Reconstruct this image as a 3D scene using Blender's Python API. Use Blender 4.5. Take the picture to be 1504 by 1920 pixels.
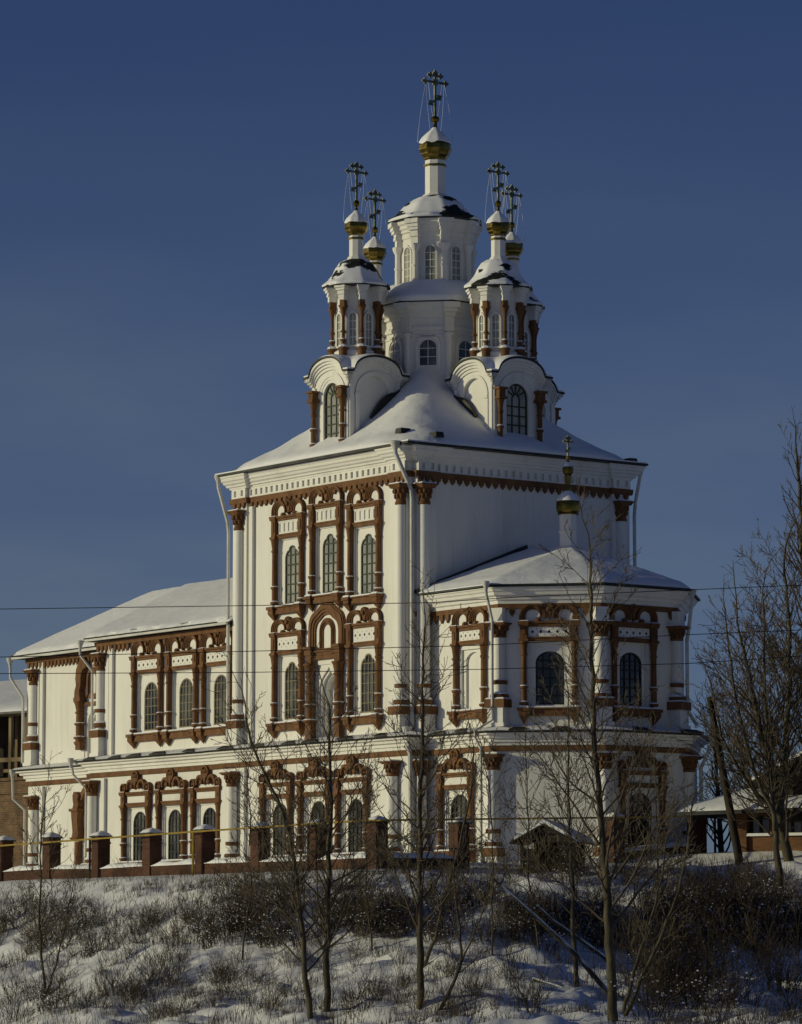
import bpy, math, random
from math import sin, cos, pi, radians, sqrt, atan2, hypot
from mathutils import Matrix, Vector, noise
from mathutils.geometry import tessellate_polygon

SC = bpy.context.scene
for _o in list(bpy.data.objects):
    bpy.data.objects.remove(_o)
COL = SC.collection
random.seed(7)

# ------------------------------------------------------------------ camera
CAM_Z = 1.7
FPX = 7368.0                       # focal length in photograph pixels (1504 x 1920)
TILT = math.atan(847 / FPX)
cam = bpy.data.cameras.new('camera')
cam.sensor_fit = 'VERTICAL'
cam.sensor_height = 36.0
cam.sensor_width = 36.0
cam.lens = 36.0 * FPX / 1920.0
cam.clip_start = 1.0
cam.clip_end = 6000.0
cam_o = bpy.data.objects.new('camera', cam)
COL.objects.link(cam_o)
cam_o.location = (0, 0, CAM_Z)
cam_o.rotation_euler = (pi / 2 + TILT, 0, 0)
SC.camera = cam_o

# ------------------------------------------------------------------ light
SUN_AZ = radians(187.5)            # direction towards the sun, from +X counter-clockwise
SUN_EL = radians(11.5)
world = bpy.data.worlds.new('World')
SC.world = world
world.use_nodes = True
wn = world.node_tree.nodes
wl = world.node_tree.links
bg = wn['Background']
sky = wn.new('ShaderNodeTexSky')
sky.sky_type = 'NISHITA'
sky.sun_disc = False
sky.sun_elevation = SUN_EL
sky.sun_rotation = pi / 2 - SUN_AZ
sky.altitude = 0.0
sky.air_density = 0.5
sky.dust_density = 1.0
sky.ozone_density = 3.6
tint = wn.new('ShaderNodeMix')               # white balance of the clear winter sky
tint.data_type = 'RGBA'
tint.blend_type = 'MULTIPLY'
tint.inputs[0].default_value = 1.0
tint.inputs[7].default_value = (1.0, 0.87, 1.0, 1)
wl.new(sky.outputs[0], tint.inputs[6])
hz_tc = wn.new('ShaderNodeTexCoord')
hz_sep = wn.new('ShaderNodeSeparateXYZ')
wl.new(hz_tc.outputs['Generated'], hz_sep.inputs[0])
hz_r = wn.new('ShaderNodeMapRange')           # thin haze thickening towards the horizon
hz_r.interpolation_type = 'SMOOTHSTEP'
hz_r.inputs[1].default_value = 0.02
hz_r.inputs[2].default_value = 0.26
hz_r.inputs[3].default_value = 0.52
hz_r.inputs[4].default_value = 0.0
wl.new(hz_sep.outputs[2], hz_r.inputs[0])
hz_map = wn.new('ShaderNodeMapping')
hz_map.inputs['Scale'].default_value = (6, 6, 26)
wl.new(hz_tc.outputs['Generated'], hz_map.inputs[0])
hz_n = wn.new('ShaderNodeTexNoise')           # faint streaks of high cloud
hz_n.inputs['Scale'].default_value = 1.6
hz_n.inputs['Detail'].default_value = 5
wl.new(hz_map.outputs[0], hz_n.inputs['Vector'])
hz_m = wn.new('ShaderNodeMapRange')
hz_m.inputs[1].default_value = 0.3
hz_m.inputs[2].default_value = 0.75
hz_m.inputs[3].default_value = 0.6
hz_m.inputs[4].default_value = 1.35
wl.new(hz_n.outputs[0], hz_m.inputs[0])
hz_f = wn.new('ShaderNodeMath')
hz_f.operation = 'MULTIPLY'
wl.new(hz_r.outputs[0], hz_f.inputs[0])
wl.new(hz_m.outputs[0], hz_f.inputs[1])
hz_x = wn.new('ShaderNodeMix')
hz_x.data_type = 'RGBA'
hz_x.inputs[7].default_value = (2.7, 3.6, 4.3, 1)
wl.new(hz_f.outputs[0], hz_x.inputs[0])
wl.new(tint.outputs[2], hz_x.inputs[6])
wl.new(hz_x.outputs[2], bg.inputs[0])
bg.inputs[1].default_value = 0.051
S = Vector((cos(SUN_AZ) * cos(SUN_EL), sin(SUN_AZ) * cos(SUN_EL), sin(SUN_EL)))
sun = bpy.data.lights.new('sun', 'SUN')
sun.energy = 2.0
sun.angle = radians(0.5)
sun.color = (1.0, 0.925, 0.56)
sun_o = bpy.data.objects.new('sun', sun)
COL.objects.link(sun_o)
sun_o.rotation_euler = S.to_track_quat('Z', 'Y').to_euler()
sun_o.location = (-80, 0, 60)

SC.view_settings.view_transform = 'Standard'
SC.view_settings.look = 'None'
SC.view_settings.exposure = 0.0
SC.view_settings.gamma = 1.0
SC.render.engine = 'CYCLES'
SC.cycles.max_bounces = 4
SC.cycles.diffuse_bounces = 2
SC.cycles.transparent_max_bounces = 4

# ------------------------------------------------------------------ frames of reference
ORG = Vector((0.400, 148.0, 5.318))        # near corner of the church tower at ground level
ROT = radians(-53.8)
EX = Vector((cos(ROT), sin(ROT), 0))
EY = Vector((-sin(ROT), cos(ROT), 0))


def L2W(x, y, z=0.0):
    return ORG + EX * x + EY * y + Vector((0, 0, z))


def W2L(p):
    q = Vector(p) - ORG
    return q.dot(EX), q.dot(EY), q.z


_ct, _st = cos(TILT), sin(TILT)


def at(px, py, Y):
    """a point of the place seen at photo pixel (px, py), Y metres from the camera"""
    u = (px - 752) / FPX
    v = (960 - py) / FPX
    r = Vector((u, _ct - v * _st, _st + v * _ct))
    return Vector((0, 0, CAM_Z)) + r * (Y / r.y)


# ------------------------------------------------------------------ materials
def mat(name, col, rough=0.85, metal=0.0, spec=0.3):
    m = bpy.data.materials.new(name)
    m.use_nodes = True
    b = m.node_tree.nodes['Principled BSDF']
    b.inputs['Base Color'].default_value = (*col, 1)
    b.inputs['Roughness'].default_value = rough
    b.inputs['Metallic'].default_value = metal
    b.inputs['Specular IOR Level'].default_value = spec
    return m


def vary(m, c1, c2, scale=1.0, stretch=(1, 1, 1), detail=6, lo=0.35, hi=0.65, bump=0.0, bscale=None, c3=None):
    """procedural colour variation and bump"""
    nt = m.node_tree
    n = nt.nodes
    l = nt.links
    b = n['Principled BSDF']
    tc = n.new('ShaderNodeNewGeometry')
    mp = n.new('ShaderNodeMapping')
    mp.inputs['Scale'].default_value = stretch
    l.new(tc.outputs['Position'], mp.inputs['Vector'])
    t = n.new('ShaderNodeTexNoise')
    t.inputs['Scale'].default_value = scale
    t.inputs['Detail'].default_value = detail
    t.inputs['Roughness'].default_value = 0.6
    l.new(mp.outputs[0], t.inputs['Vector'])
    r = n.new('ShaderNodeValToRGB')
    r.color_ramp.elements[0].position = lo
    r.color_ramp.elements[0].color = (*c1, 1)
    r.color_ramp.elements[1].position = hi
    r.color_ramp.elements[1].color = (*c2, 1)
    if c3:
        e = r.color_ramp.elements.new((lo + hi) / 2)
        e.color = (*c3, 1)
    l.new(t.outputs[0], r.inputs[0])
    l.new(r.outputs[0], b.inputs['Base Color'])
    if bump:
        t2 = n.new('ShaderNodeTexNoise')
        t2.inputs['Scale'].default_value = bscale or scale * 4
        t2.inputs['Detail'].default_value = 8
        l.new(tc.outputs['Position'], t2.inputs['Vector'])
        bp = n.new('ShaderNodeBump')
        bp.inputs['Strength'].default_value = 0.6
        bp.inputs['Distance'].default_value = bump
        l.new(t2.outputs[0], bp.inputs['Height'])
        l.new(bp.outputs[0], b.inputs['Normal'])
    return m


M = {}
M['plaster'] = vary(mat('white_plaster', (.8, .78, .72), .9), (.60, .585, .53), (.835, .82, .76), 0.5, (1, 1, .3), 10, .22, .52, .02, 3, (.775, .76, .70))
def streaks(m, strength):
    nt = m.node_tree
    n, l = nt.nodes, nt.links
    b = n['Principled BSDF']
    src = b.inputs['Base Color'].links[0].from_socket
    tc = n.new('ShaderNodeTexCoord')
    mp = n.new('ShaderNodeMapping')
    mp.inputs['Scale'].default_value = (2.2, 2.2, .16)
    l.new(tc.outputs['Object'], mp.inputs[0])
    t = n.new('ShaderNodeTexNoise')
    t.inputs['Scale'].default_value = 1.5
    t.inputs['Detail'].default_value = 8
    t.inputs['Roughness'].default_value = .65
    l.new(mp.outputs[0], t.inputs['Vector'])
    r = n.new('ShaderNodeValToRGB')
    r.color_ramp.elements[0].position = .52
    r.color_ramp.elements[0].color = (1, 1, 1, 1)
    r.color_ramp.elements[1].position = .72
    r.color_ramp.elements[1].color = (.70, .68, .62, 1)
    l.new(t.outputs[0], r.inputs[0])
    x = n.new('ShaderNodeMix')
    x.data_type = 'RGBA'
    x.blend_type = 'MULTIPLY'
    x.inputs[0].default_value = strength
    l.new(src, x.inputs[6])
    l.new(r.outputs[0], x.inputs[7])
    l.new(x.outputs[2], b.inputs['Base Color'])


streaks(M['plaster'], .38)
M['brown'] = vary(mat('ochre_brown_paint', (.27, .1, .035), .75), (.095, .043, .016), (.215, .10, .036), 2.6, (1, 1, .6), 8, .3, .7, .015, 9)
M['snow'] = vary(mat('snow', (.85, .86, .88), .7, 0, .2), (.80, .81, .83), (.88, .885, .90), 0.7, (1, 1, 1), 8, .3, .7, .05, 2.5)
M['metal'] = vary(mat('dark_roof_metal', (.03, .035, .03), .5, .3), (.018, .020, .018), (.05, .05, .045), 1.5)
M['gold'] = vary(mat('gilded_metal', (.45, .33, .09), .28, 1.0), (.12, .088, .018), (.30, .215, .05), 3)
M['cross'] = vary(mat('weathered_gilt', (.16, .2, .12), .35, .9), (.05, .065, .045), (.22, .21, .12), 4)
M['pipe'] = vary(mat('pale_drainpipe', (.62, .61, .56), .5, .0), (.5, .5, .46), (.68, .67, .62), 2)
M['frame'] = mat('dark_green_window_frame', (.035, .045, .025), .55)
M['frameochre'] = mat('ochre_window_frame', (.20, .165, .10), .6)
M['framelow'] = mat('black_window_grille', (.015, .017, .016), .5)
M['pane'] = vary(mat('pale_window_pane', (.28, .29, .25), .25, 0, .5), (.15, .165, .15), (.40, .40, .33), 1.3, (1, 1, .6), 6)  # pale blotches put reflections into the glass colour
M['panedark'] = vary(mat('dark_window_pane', (.05, .055, .05), .15, 0, .6), (.015, .018, .017), (.20, .20, .165), 1.4, (1, 1, .6), 6, .40, .75)  # lighter noise here paints faint reflections on the dark glass
M['dark'] = mat('dark_interior', (.012, .012, .012), .9)
M['bark'] = vary(mat('bark', (.09, .075, .05), .9), (.030, .025, .017), (.125, .105, .062), 5, (1, 1, .25), 7, .3, .7, .02, 20)
M['twig'] = mat('twig_bark', (.09, .07, .046), .9)
M['twigred'] = vary(mat('shrub_stems', (.05, .034, .022), .9), (.03, .022, .014), (.11, .078, .045), 2.2)
M['grass'] = mat('dry_grass', (.11, .083, .045), .9)
M['wood'] = vary(mat('weathered_timber', (.2, .15, .09), .85), (.11, .08, .045), (.26, .19, .10), 2, (1, 1, .3))
M['darkwood'] = vary(mat('dark_timber', (.04, .03, .02), .9), (.018, .014, .011), (.05, .038, .025), 2, (1, 1, .3))
M['yellow'] = vary(mat('yellow_gas_pipe_paint', (.5, .33, .03), .5), (.25, .165, .02), (.40, .28, .045), 3)
M['cable'] = mat('black_cable', (.012, .012, .014), .6)
M['steel'] = mat('chain_steel', (.6, .6, .55), .3, 1.0)


def bricks(name, c1, c2, mortar, scale=1.0):
    m = mat(name, c1, .9)
    nt = m.node_tree
    n = nt.nodes
    l = nt.links
    tc = n.new('ShaderNodeTexCoord')
    sx = n.new('ShaderNodeSeparateXYZ')
    l.new(tc.outputs['Object'], sx.inputs[0])
    ad = n.new('ShaderNodeMath')
    ad.operation = 'ADD'
    l.new(sx.outputs[0], ad.inputs[0])
    l.new(sx.outputs[1], ad.inputs[1])
    cb = n.new('ShaderNodeCombineXYZ')
    l.new(ad.outputs[0], cb.inputs[0])
    l.new(sx.outputs[2], cb.inputs[1])
    bt = n.new('ShaderNodeTexBrick')
    bt.inputs['Scale'].default_value = scale
    bt.inputs['Brick Width'].default_value = .26
    bt.inputs['Row Height'].default_value = .085
    bt.inputs['Mortar Size'].default_value = .009
    bt.inputs['Color1'].default_value = (*c1, 1)
    bt.inputs['Color2'].default_value = (*c2, 1)
    bt.inputs['Mortar'].default_value = (*mortar, 1)
    l.new(cb.outputs[0], bt.inputs['Vector'])
    ns = n.new('ShaderNodeTexNoise')
    ns.inputs['Scale'].default_value = 1.3
    ns.inputs['Detail'].default_value = 8
    l.new(tc.outputs['Object'], ns.inputs['Vector'])
    rp = n.new('ShaderNodeValToRGB')
    rp.color_ramp.elements[0].position = .35
    rp.color_ramp.elements[0].color = (.55, .52, .5, 1)
    rp.color_ramp.elements[1].position = .65
    rp.color_ramp.elements[1].color = (1.1, 1.05, 1, 1)
    l.new(ns.outputs[0], rp.inputs[0])
    mx = n.new('ShaderNodeMix')
    mx.data_type = 'RGBA'
    mx.blend_type = 'MULTIPLY'
    mx.inputs[0].default_value = 1
    l.new(bt.outputs[0], mx.inputs[6])
    l.new(rp.outputs[0], mx.inputs[7])
    l.new(mx.outputs[2], n['Principled BSDF'].inputs['Base Color'])
    return m


M['fencebrick'] = bricks('red_brown_brick', (.125, .052, .027), (.085, .036, .021), (.09, .065, .05))
M['oldbrick'] = bricks('old_crumbling_brick', (.22, .13, .065), (.13, .075, .04), (.22, .19, .14))
M['housebrick'] = bricks('orange_brick', (.22, .10, .042), (.16, .072, .032), (.18, .13, .09))


def patchy(name, scale, lo, hi):
    """snow lying on dark sheet metal with ragged bare patches"""
    m = mat(name, (.85, .86, .88), .7, 0, .2)
    nt = m.node_tree
    n = nt.nodes
    l = nt.links
    tc = n.new('ShaderNodeNewGeometry')
    mp = n.new('ShaderNodeMapping')
    mp.inputs['Scale'].default_value = (.8, .8, 1.7)
    l.new(tc.outputs['Position'], mp.inputs[0])
    t = n.new('ShaderNodeTexNoise')
    t.inputs['Scale'].default_value = scale
    t.inputs['Detail'].default_value = 7
    t.inputs['Roughness'].default_value = .55
    l.new(mp.outputs[0], t.inputs['Vector'])
    r = n.new('ShaderNodeValToRGB')
    r.color_ramp.elements[0].position = lo
    r.color_ramp.elements[0].color = (.018, .02, .018, 1)
    r.color_ramp.elements[1].position = hi
    r.color_ramp.elements[1].color = (.85, .86, .885, 1)
    l.new(t.outputs[0], r.inputs[0])
    l.new(r.outputs[0], n['Principled BSDF'].inputs['Base Color'])
    bp = n.new('ShaderNodeBump')
    bp.inputs['Strength'].default_value = .5
    bp.inputs['Distance'].default_value = .06
    l.new(r.outputs[0], bp.inputs['Height'])
    l.new(bp.outputs[0], n['Principled BSDF'].inputs['Normal'])
    return m


M['patchy'] = patchy('snow_with_bare_metal_patches', 1.0, .455, .472)

# ------------------------------------------------------------------ mesh builder


class MB:
    def __init__(s):
        s.v = []
        s.f = []
        s.mi = []
        s.cur = 0
        s.M = None

    def add(s, vs, fs):
        o = len(s.v)
        if s.M is not None:
            s.v.extend([tuple(s.M @ Vector(p)) for p in vs])
        else:
            s.v.extend([tuple(p) for p in vs])
        s.f.extend([tuple(i + o for i in f) for f in fs])
        s.mi.extend([s.cur] * len(fs))
        return s

    def box(s, x0, x1, y0, y1, z0, z1, t=0.0, tb=0.0):
        """box; t shrinks the top, tb the bottom, on every side"""
        vs = [(x0 + tb, y0 + tb, z0), (x1 - tb, y0 + tb, z0), (x1 - tb, y1 - tb, z0), (x0 + tb, y1 - tb, z0),
              (x0 + t, y0 + t, z1), (x1 - t, y0 + t, z1), (x1 - t, y1 - t, z1), (x0 + t, y1 - t, z1)]
        return s.add(vs, [(3, 2, 1, 0), (4, 5, 6, 7), (0, 1, 5, 4), (1, 2, 6, 5), (2, 3, 7, 6), (3, 0, 4, 7)])

    def prism(s, poly, y0, y1):
        """outline in x,z (counter-clockwise seen from -y) extruded from y0 (front) to y1"""
        n = len(poly)
        vs = [(p[0], y0, p[1]) for p in poly] + [(p[0], y1, p[1]) for p in poly]
        fs = [tuple(range(n)), tuple(range(2 * n - 1, n - 1, -1))]
        for i in range(n):
            j = (i + 1) % n
            fs.append((i, i + n, j + n, j))
        return s.add(vs, fs)

    def band(s, a, b, y0, y1, closed=False):
        """strip between polylines a and b (x,z) extruded from y0 to y1"""
        n = len(a)
        vs = []
        for p in a:
            vs += [(p[0], y0, p[1]), (p[0], y1, p[1])]
        for p in b:
            vs += [(p[0], y0, p[1]), (p[0], y1, p[1])]
        fs = []
        o = 2 * n
        m = n if closed else n - 1
        for i in range(m):
            j = (i + 1) % n
            fs += [(2 * i, 2 * j, o + 2 * j, o + 2 * i), (2 * i + 1, o + 2 * i + 1, o + 2 * j + 1, 2 * j + 1),
                   (2 * i, 2 * i + 1, 2 * j + 1, 2 * j), (o + 2 * i, o + 2 * j, o + 2 * j + 1, o + 2 * i + 1)]
        if not closed:
            fs += [(0, o, o + 1, 1), (2 * n - 2, 2 * n - 1, o + 2 * n - 1, o + 2 * n - 2)]
        return s.add(vs, fs)

    def strip(s, out, y0, y1):
        n = len(out)
        vs = [(p[0], y0, p[1]) for p in out] + [(p[0], y1, p[1]) for p in out]
        return s.add(vs, [(i, (i + 1) % n, n + (i + 1) % n, n + i) for i in range(n)])

    def lathe(s, prof, cx=0, cy=0, n=16, ph=0.0, cap=True):
        vs = []
        for r, z in prof:
            for k in range(n):
                a = ph + 2 * pi * k / n
                vs.append((cx + r * cos(a), cy + r * sin(a), z))
        fs = []
        for i in range(len(prof) - 1):
            for k in range(n):
                k2 = (k + 1) % n
                fs.append((i * n + k, i * n + k2, (i + 1) * n + k2, (i + 1) * n + k))
        if cap:
            fs.append(tuple(range(n - 1, -1, -1)))
            o = (len(prof) - 1) * n
            fs.append(tuple(range(o, o + n)))
        return s.add(vs, fs)

    def tube(s, pts, rad, n=8):
        pts = [Vector(p) for p in pts]
        if not isinstance(rad, (list, tuple)):
            rad = [rad] * len(pts)
        vs = []
        m = len(pts)
        for i, p in enumerate(pts):
            d = pts[min(i + 1, m - 1)] - pts[max(i - 1, 0)]
            if d.length < 1e-9:
                d = Vector((0, 0, 1))
            d.normalize()
            a = d.orthogonal() if i == 0 else (ax - d * ax.dot(d))
            if a.length < 1e-6:
                a = d.orthogonal()
            a.normalize()
            ax = a
            b = d.cross(a)
            for k in range(n):
                t = 2 * pi * k / n
                q = p + (a * cos(t) + b * sin(t)) * rad[i]
                vs.append((q.x, q.y, q.z))
        fs = []
        for i in range(m - 1):
            for k in range(n):
                k2 = (k + 1) % n
                fs.append((i * n + k, i * n + k2, (i + 1) * n + k2, (i + 1) * n + k))
        fs.append(tuple(range(n - 1, -1, -1)))
        fs.append(tuple(range((m - 1) * n, m * n)))
        return s.add(vs, fs)

    def panel(s, outer, holes, y):
        loops = [[Vector((p[0], p[1], 0)) for p in outer]] + [[Vector((p[0], p[1], 0)) for p in h] for h in holes]
        flat = [p for lp in loops for p in lp]
        vs = [(p.x, y, p.y) for p in flat]
        fs = []
        for t in tessellate_polygon(loops):
            a, b, c = (flat[i] for i in t)
            if (b.x - a.x) * (c.y - a.y) - (b.y - a.y) * (c.x - a.x) < 0:
                t = (t[0], t[2], t[1])
            fs.append(tuple(t))
        return s.add(vs, fs)

    def mesh(s, name, mats, smooth=None):
        me = bpy.data.meshes.new(name)
        me.from_pydata(s.v, [], s.f)
        if not isinstance(mats, (list, tuple)):
            mats = [mats]
        for m in mats:
            me.materials.append(m)
        if len(mats) > 1:
            me.polygons.foreach_set('material_index', s.mi)
        if smooth:
            me.polygons.foreach_set('use_smooth', [True] * len(me.polygons))
            me.set_sharp_from_angle(angle=radians(smooth))
        me.update()
        return me

    def build(s, name, mats, parent=None, smooth=None, loc=None, rot=0.0):
        return put(name, s.mesh(name, mats, smooth), parent, loc, rot)


def put(name, me, parent=None, loc=None, rot=0.0):
    o = bpy.data.objects.new(name, me)
    COL.objects.link(o)
    if parent:
        o.parent = parent
    if loc is not None:
        o.location = loc
    if rot:
        o.rotation_euler = (0, 0, rot)
    return o


def empty(name, loc=(0, 0, 0), rot=0.0, parent=None):
    o = bpy.data.objects.new(name, None)
    o.empty_display_size = .5
    COL.objects.link(o)
    o.location = loc
    o.rotation_euler = (0, 0, rot)
    if parent:
        o.parent = parent
    return o


def tag(o, label=None, cat=None, group=None, kind=None):
    if label:
        o['label'] = label
    if cat:
        o['category'] = cat
    if group:
        o['group'] = group
    if kind:
        o['kind'] = kind
    return o


def copy_tree(o, parent=None, name=None):
    c = o.copy()
    COL.objects.link(c)
    c.parent = parent
    for ch in list(o.children):
        copy_tree(ch, c)
    return c


# ------------------------------------------------------------------ plan helpers
def offset(poly, d):
    n = len(poly)
    out = []
    for i in range(n):
        a, b, c = poly[i - 1], poly[i], poly[(i + 1) % n]
        u = Vector((b[0] - a[0], b[1] - a[1])).normalized()
        v = Vector((c[0] - b[0], c[1] - b[1])).normalized()
        nu = Vector((u.y, -u.x))
        nv = Vector((v.y, -v.x))
        k = nu + nv
        k = k / max(k.dot(nu), .2)
        out.append((b[0] + k.x * d, b[1] + k.y * d))
    return out


def sweep(mb, poly, prof, closed=True, ends=True):
    """profile [(offset, z)] swept along the plan polygon (counter-clockwise)"""
    rings = [offset(poly, o) for o, z in prof]
    n = len(poly)
    vs = []
    for r, (o, z) in zip(rings, prof):
        vs += [(p[0], p[1], z) for p in r]
    fs = []
    m = n if closed else n - 1
    for i in range(len(prof) - 1):
        for k in range(m):
            k2 = (k + 1) % n
            fs.append((i * n + k, i * n + k2, (i + 1) * n + k2, (i + 1) * n + k))
    mb.add(vs, fs)


def teeth(mb, p, q, z0, z1, pitch, dep, w=.62, inset=0.0):
    """row of pointed teeth hanging from z1 to z0 along the wall from p to q"""
    d = Vector((q[0] - p[0], q[1] - p[1]))
    L = d.length
    n = max(1, int(round(L / pitch)))
    a = atan2(d.y, d.x)
    old = mb.M
    mb.M = Matrix.Translation((p[0], p[1], 0)) @ Matrix.Rotation(a, 4, 'Z')
    for i in range(n):
        c = (i + .5) * L / n
        h = pitch * w / 2
        zm = z0 + (z1 - z0) * .45
        mb.prism([(c - h * .9, zm), (c - h * .35, zm - (zm - z0) * .45), (c, z0), (c + h * .35, zm - (zm - z0) * .45), (c + h * .9, zm), (c + h, z1), (c - h, z1)], -dep, .02)
    mb.M = old


def edge(plan, i):
    p, q = plan[i], plan[(i + 1) % len(plan)]
    d = Vector((q[0] - p[0], q[1] - p[1]))
    return p, d.normalized(), d.length, atan2(d.y, d.x)


def walls(mb, plan, z0, z1, holes=None, top=True):
    """closed wall body on a plan; holes = {edge index: [outline, ...]} in edge coordinates (u, z)"""
    holes = holes or {}
    for i in range(len(plan)):
        p, d, L, a = edge(plan, i)
        mb.M = Matrix.Translation((p[0], p[1], 0)) @ Matrix.Rotation(a, 4, 'Z')
        mb.panel([(0, z0), (L, z0), (L, z1), (0, z1)], holes.get(i, []), 0)
    mb.M = None
    if top:
        n = len(plan)
        mb.add([(p[0], p[1], z1) for p in plan], [tuple(range(n))])


def rect(u, w, z0, z1):
    return [(u - w / 2, z0), (u + w / 2, z0), (u + w / 2, z1), (u - w / 2, z1)]


# ------------------------------------------------------------------ windows
def arch(w, z0, z1, kind='round', n=10):
    """outline counter-clockwise, from bottom left"""
    h = w / 2
    pts = [(-h, z0), (h, z0)]
    if kind == 'round':
        zc = z1 - h
        pts += [(h * cos(a), zc + h * sin(a)) for a in [pi * k / n for k in range(n + 1)]]
    elif kind == 'low':
        hh = h * .8
        zc = z1 - hh
        pts += [(h * cos(a), zc + hh * sin(a)) for a in [pi * k / n for k in range(n + 1)]]
    elif kind == 'cusp':
        half = [(h, z1 - .52), (h * .96, z1 - .40), (h * .84, z1 - .28), (h * .66, z1 - .20), (h * .50, z1 - .18), (h * .44, z1 - .10), (h * .28, z1 - .03)]
        pts += half + [(0, z1)] + [(-x, z) for x, z in reversed(half)]
    elif kind == 'ogee':
        half = [(h, z1 - h * 1.5), (h * .93, z1 - h * 1.05), (h * .72, z1 - h * .66), (h * .4, z1 - h * .36), (h * .16, z1 - h * .18)]
        pts += half + [(0, z1)] + [(-x, z) for x, z in reversed(half)]
    return pts


def top_at(out, x):
    best = None
    for i in range(1, len(out)):
        a, b = out[i], out[(i + 1) % len(out)]
        if a[0] >= x >= b[0] and a[0] != b[0]:
            t = (a[0] - x) / (a[0] - b[0])
            z = a[1] + (b[1] - a[1]) * t
            best = z if best is None else max(best, z)
    return best


def width_at(out, z):
    xs = []
    for i in range(len(out)):
        a, b = out[i], out[(i + 1) % len(out)]
        if (a[1] - z) * (b[1] - z) < 0:
            xs.append(abs(a[0] + (b[0] - a[0]) * (z - a[1]) / (b[1] - a[1])))
    return min(xs) if xs else 0


def shrink(out, d):
    return [tuple(p) for p in offset(out, -d)]


WC = {}


def window_meshes(key, w, z0, z1, kind, nx, nz, niche_w, nz0, nz1, ft, depth=.11, pale=True, fan=False, bar=.05):
    """three meshes: frame with glazing bars, pane, plastered niche with its reveal"""
    if key in WC:
        return WC[key]
    out = arch(w, z0, z1, kind)
    fr = MB()
    inn = shrink(out, .055)
    y0, y1 = depth + .012, depth + .075
    fr.band(out, inn, y0, y1, True)
    for i in range(1, nx):
        x = -w / 2 + w * i / nx
        zt = top_at(out, x) - .03
        if fan:
            zt = z1 - w / 2
        fr.box(x - bar / 2, x + bar / 2, y0 + .01, y1 - .01, z0 + .03, zt)
    zs = [z0 + (z1 - z0) * k / nz for k in range(1, nz)]
    if fan:
        zt = z1 - w / 2
        zs = [z0 + (zt - z0) * k / nz for k in range(1, nz + 1)]
        for k in range(1, 6):
            a = pi * k / 6
            fr.band([(.1 * cos(a) - .025 * sin(a), zt + .1 * sin(a) + .025 * cos(a)), (w / 2 * .95 * cos(a) - .025 * sin(a), zt + w / 2 * .95 * sin(a) + .025 * cos(a))],
                    [(.1 * cos(a) + .025 * sin(a), zt + .1 * sin(a) - .025 * cos(a)), (w / 2 * .95 * cos(a) + .025 * sin(a), zt + w / 2 * .95 * sin(a) - .025 * cos(a))], y0 + .01, y1 - .01)
        fr.band([(.17 * cos(a), zt + .17 * sin(a)) for a in [pi * k / 8 for k in range(9)]], [(.12 * cos(a), zt + .12 * sin(a)) for a in [pi * k / 8 for k in range(9)]], y0 + .005, y1 - .005)
    for z in zs:
        hw = width_at(out, z) - .03
        if hw > .05:
            fr.box(-hw, hw, y0 + .012, y1 - .012, z - bar / 2, z + bar / 2)
    pn = MB()
    pn.panel(shrink(out, .02), [], y1 - .02)
    ni = MB()
    if niche_w:
        ro = rect(0, niche_w, nz0, nz1)
        r2 = rect(0, niche_w - .1, nz0 + .05, nz1 - .05)
        ni.strip(ro, 0, depth * .5)
        ni.panel(ro, [r2], depth * .5)
        ni.strip(r2, depth * .5, depth)
        ni.panel(r2, [out], depth)
        ni.strip(out, depth, depth + .13)
    else:
        ni.strip(out, 0, depth + .13)
    res = (fr.mesh('window_frame', M['frameochre'] if ft == 2 else (M['frame'] if ft else M['framelow'])), pn.mesh('window_pane', M['pane'] if pale else M['panedark']), ni.mesh('window_niche', M['plaster']))
    WC[key] = res
    return res


def place_window(meshes, parent, loc, rot, names=('window', 'pane', 'niche')):
    o = put(names[0], meshes[0], parent, loc, rot)
    put(names[1], meshes[1], o)
    put(names[2], meshes[2], o)
    return o


# ------------------------------------------------------------------ surrounds (nalichniki)
def arcpts(cx, cz, r, a0, a1, n=14, rz=None):
    rz = rz or r
    return [(cx + r * cos(a0 + (a1 - a0) * k / n), cz + rz * sin(a0 + (a1 - a0) * k / n)) for k in range(n + 1)]


def col_mesh(h, r, base=True):
    """turned brown column of height h: base block, rings, shaft, flaring capital"""
    m = MB()
    m.lathe([(r * 1.15, 0), (r * 1.15, .1), (r * 1.6, .13), (r * 1.6, .2), (r * 1.2, .25), (r * 1.05, .28)], n=12)
    m.lathe([(r * 1.0, .28), (r * 1.05, .7), (r * 1.45, .73), (r * 1.45, .8), (r * 1.0, .84), (r * .95, h - .55), (r * 1.25, h - .52), (r * 1.25, h - .46), (r * .95, h - .43), (r * 1.1, h - .3), (r * 1.35, h - .1), (r * 1.6, h - .05), (r * 1.6, h)], n=12)
    sn = MB()
    sn.lathe([(r * 1.55, .203), (r * 1.5, .235), (r * 1.15, .26)], n=10)
    sn.lathe([(r * 1.42, .803), (r * 1.38, .83), (r * 1.0, .85)], n=10)
    return m.mesh('column', M['brown'], 40), sn.mesh('snow', M['snow'], 40)


SUR = {}


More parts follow.
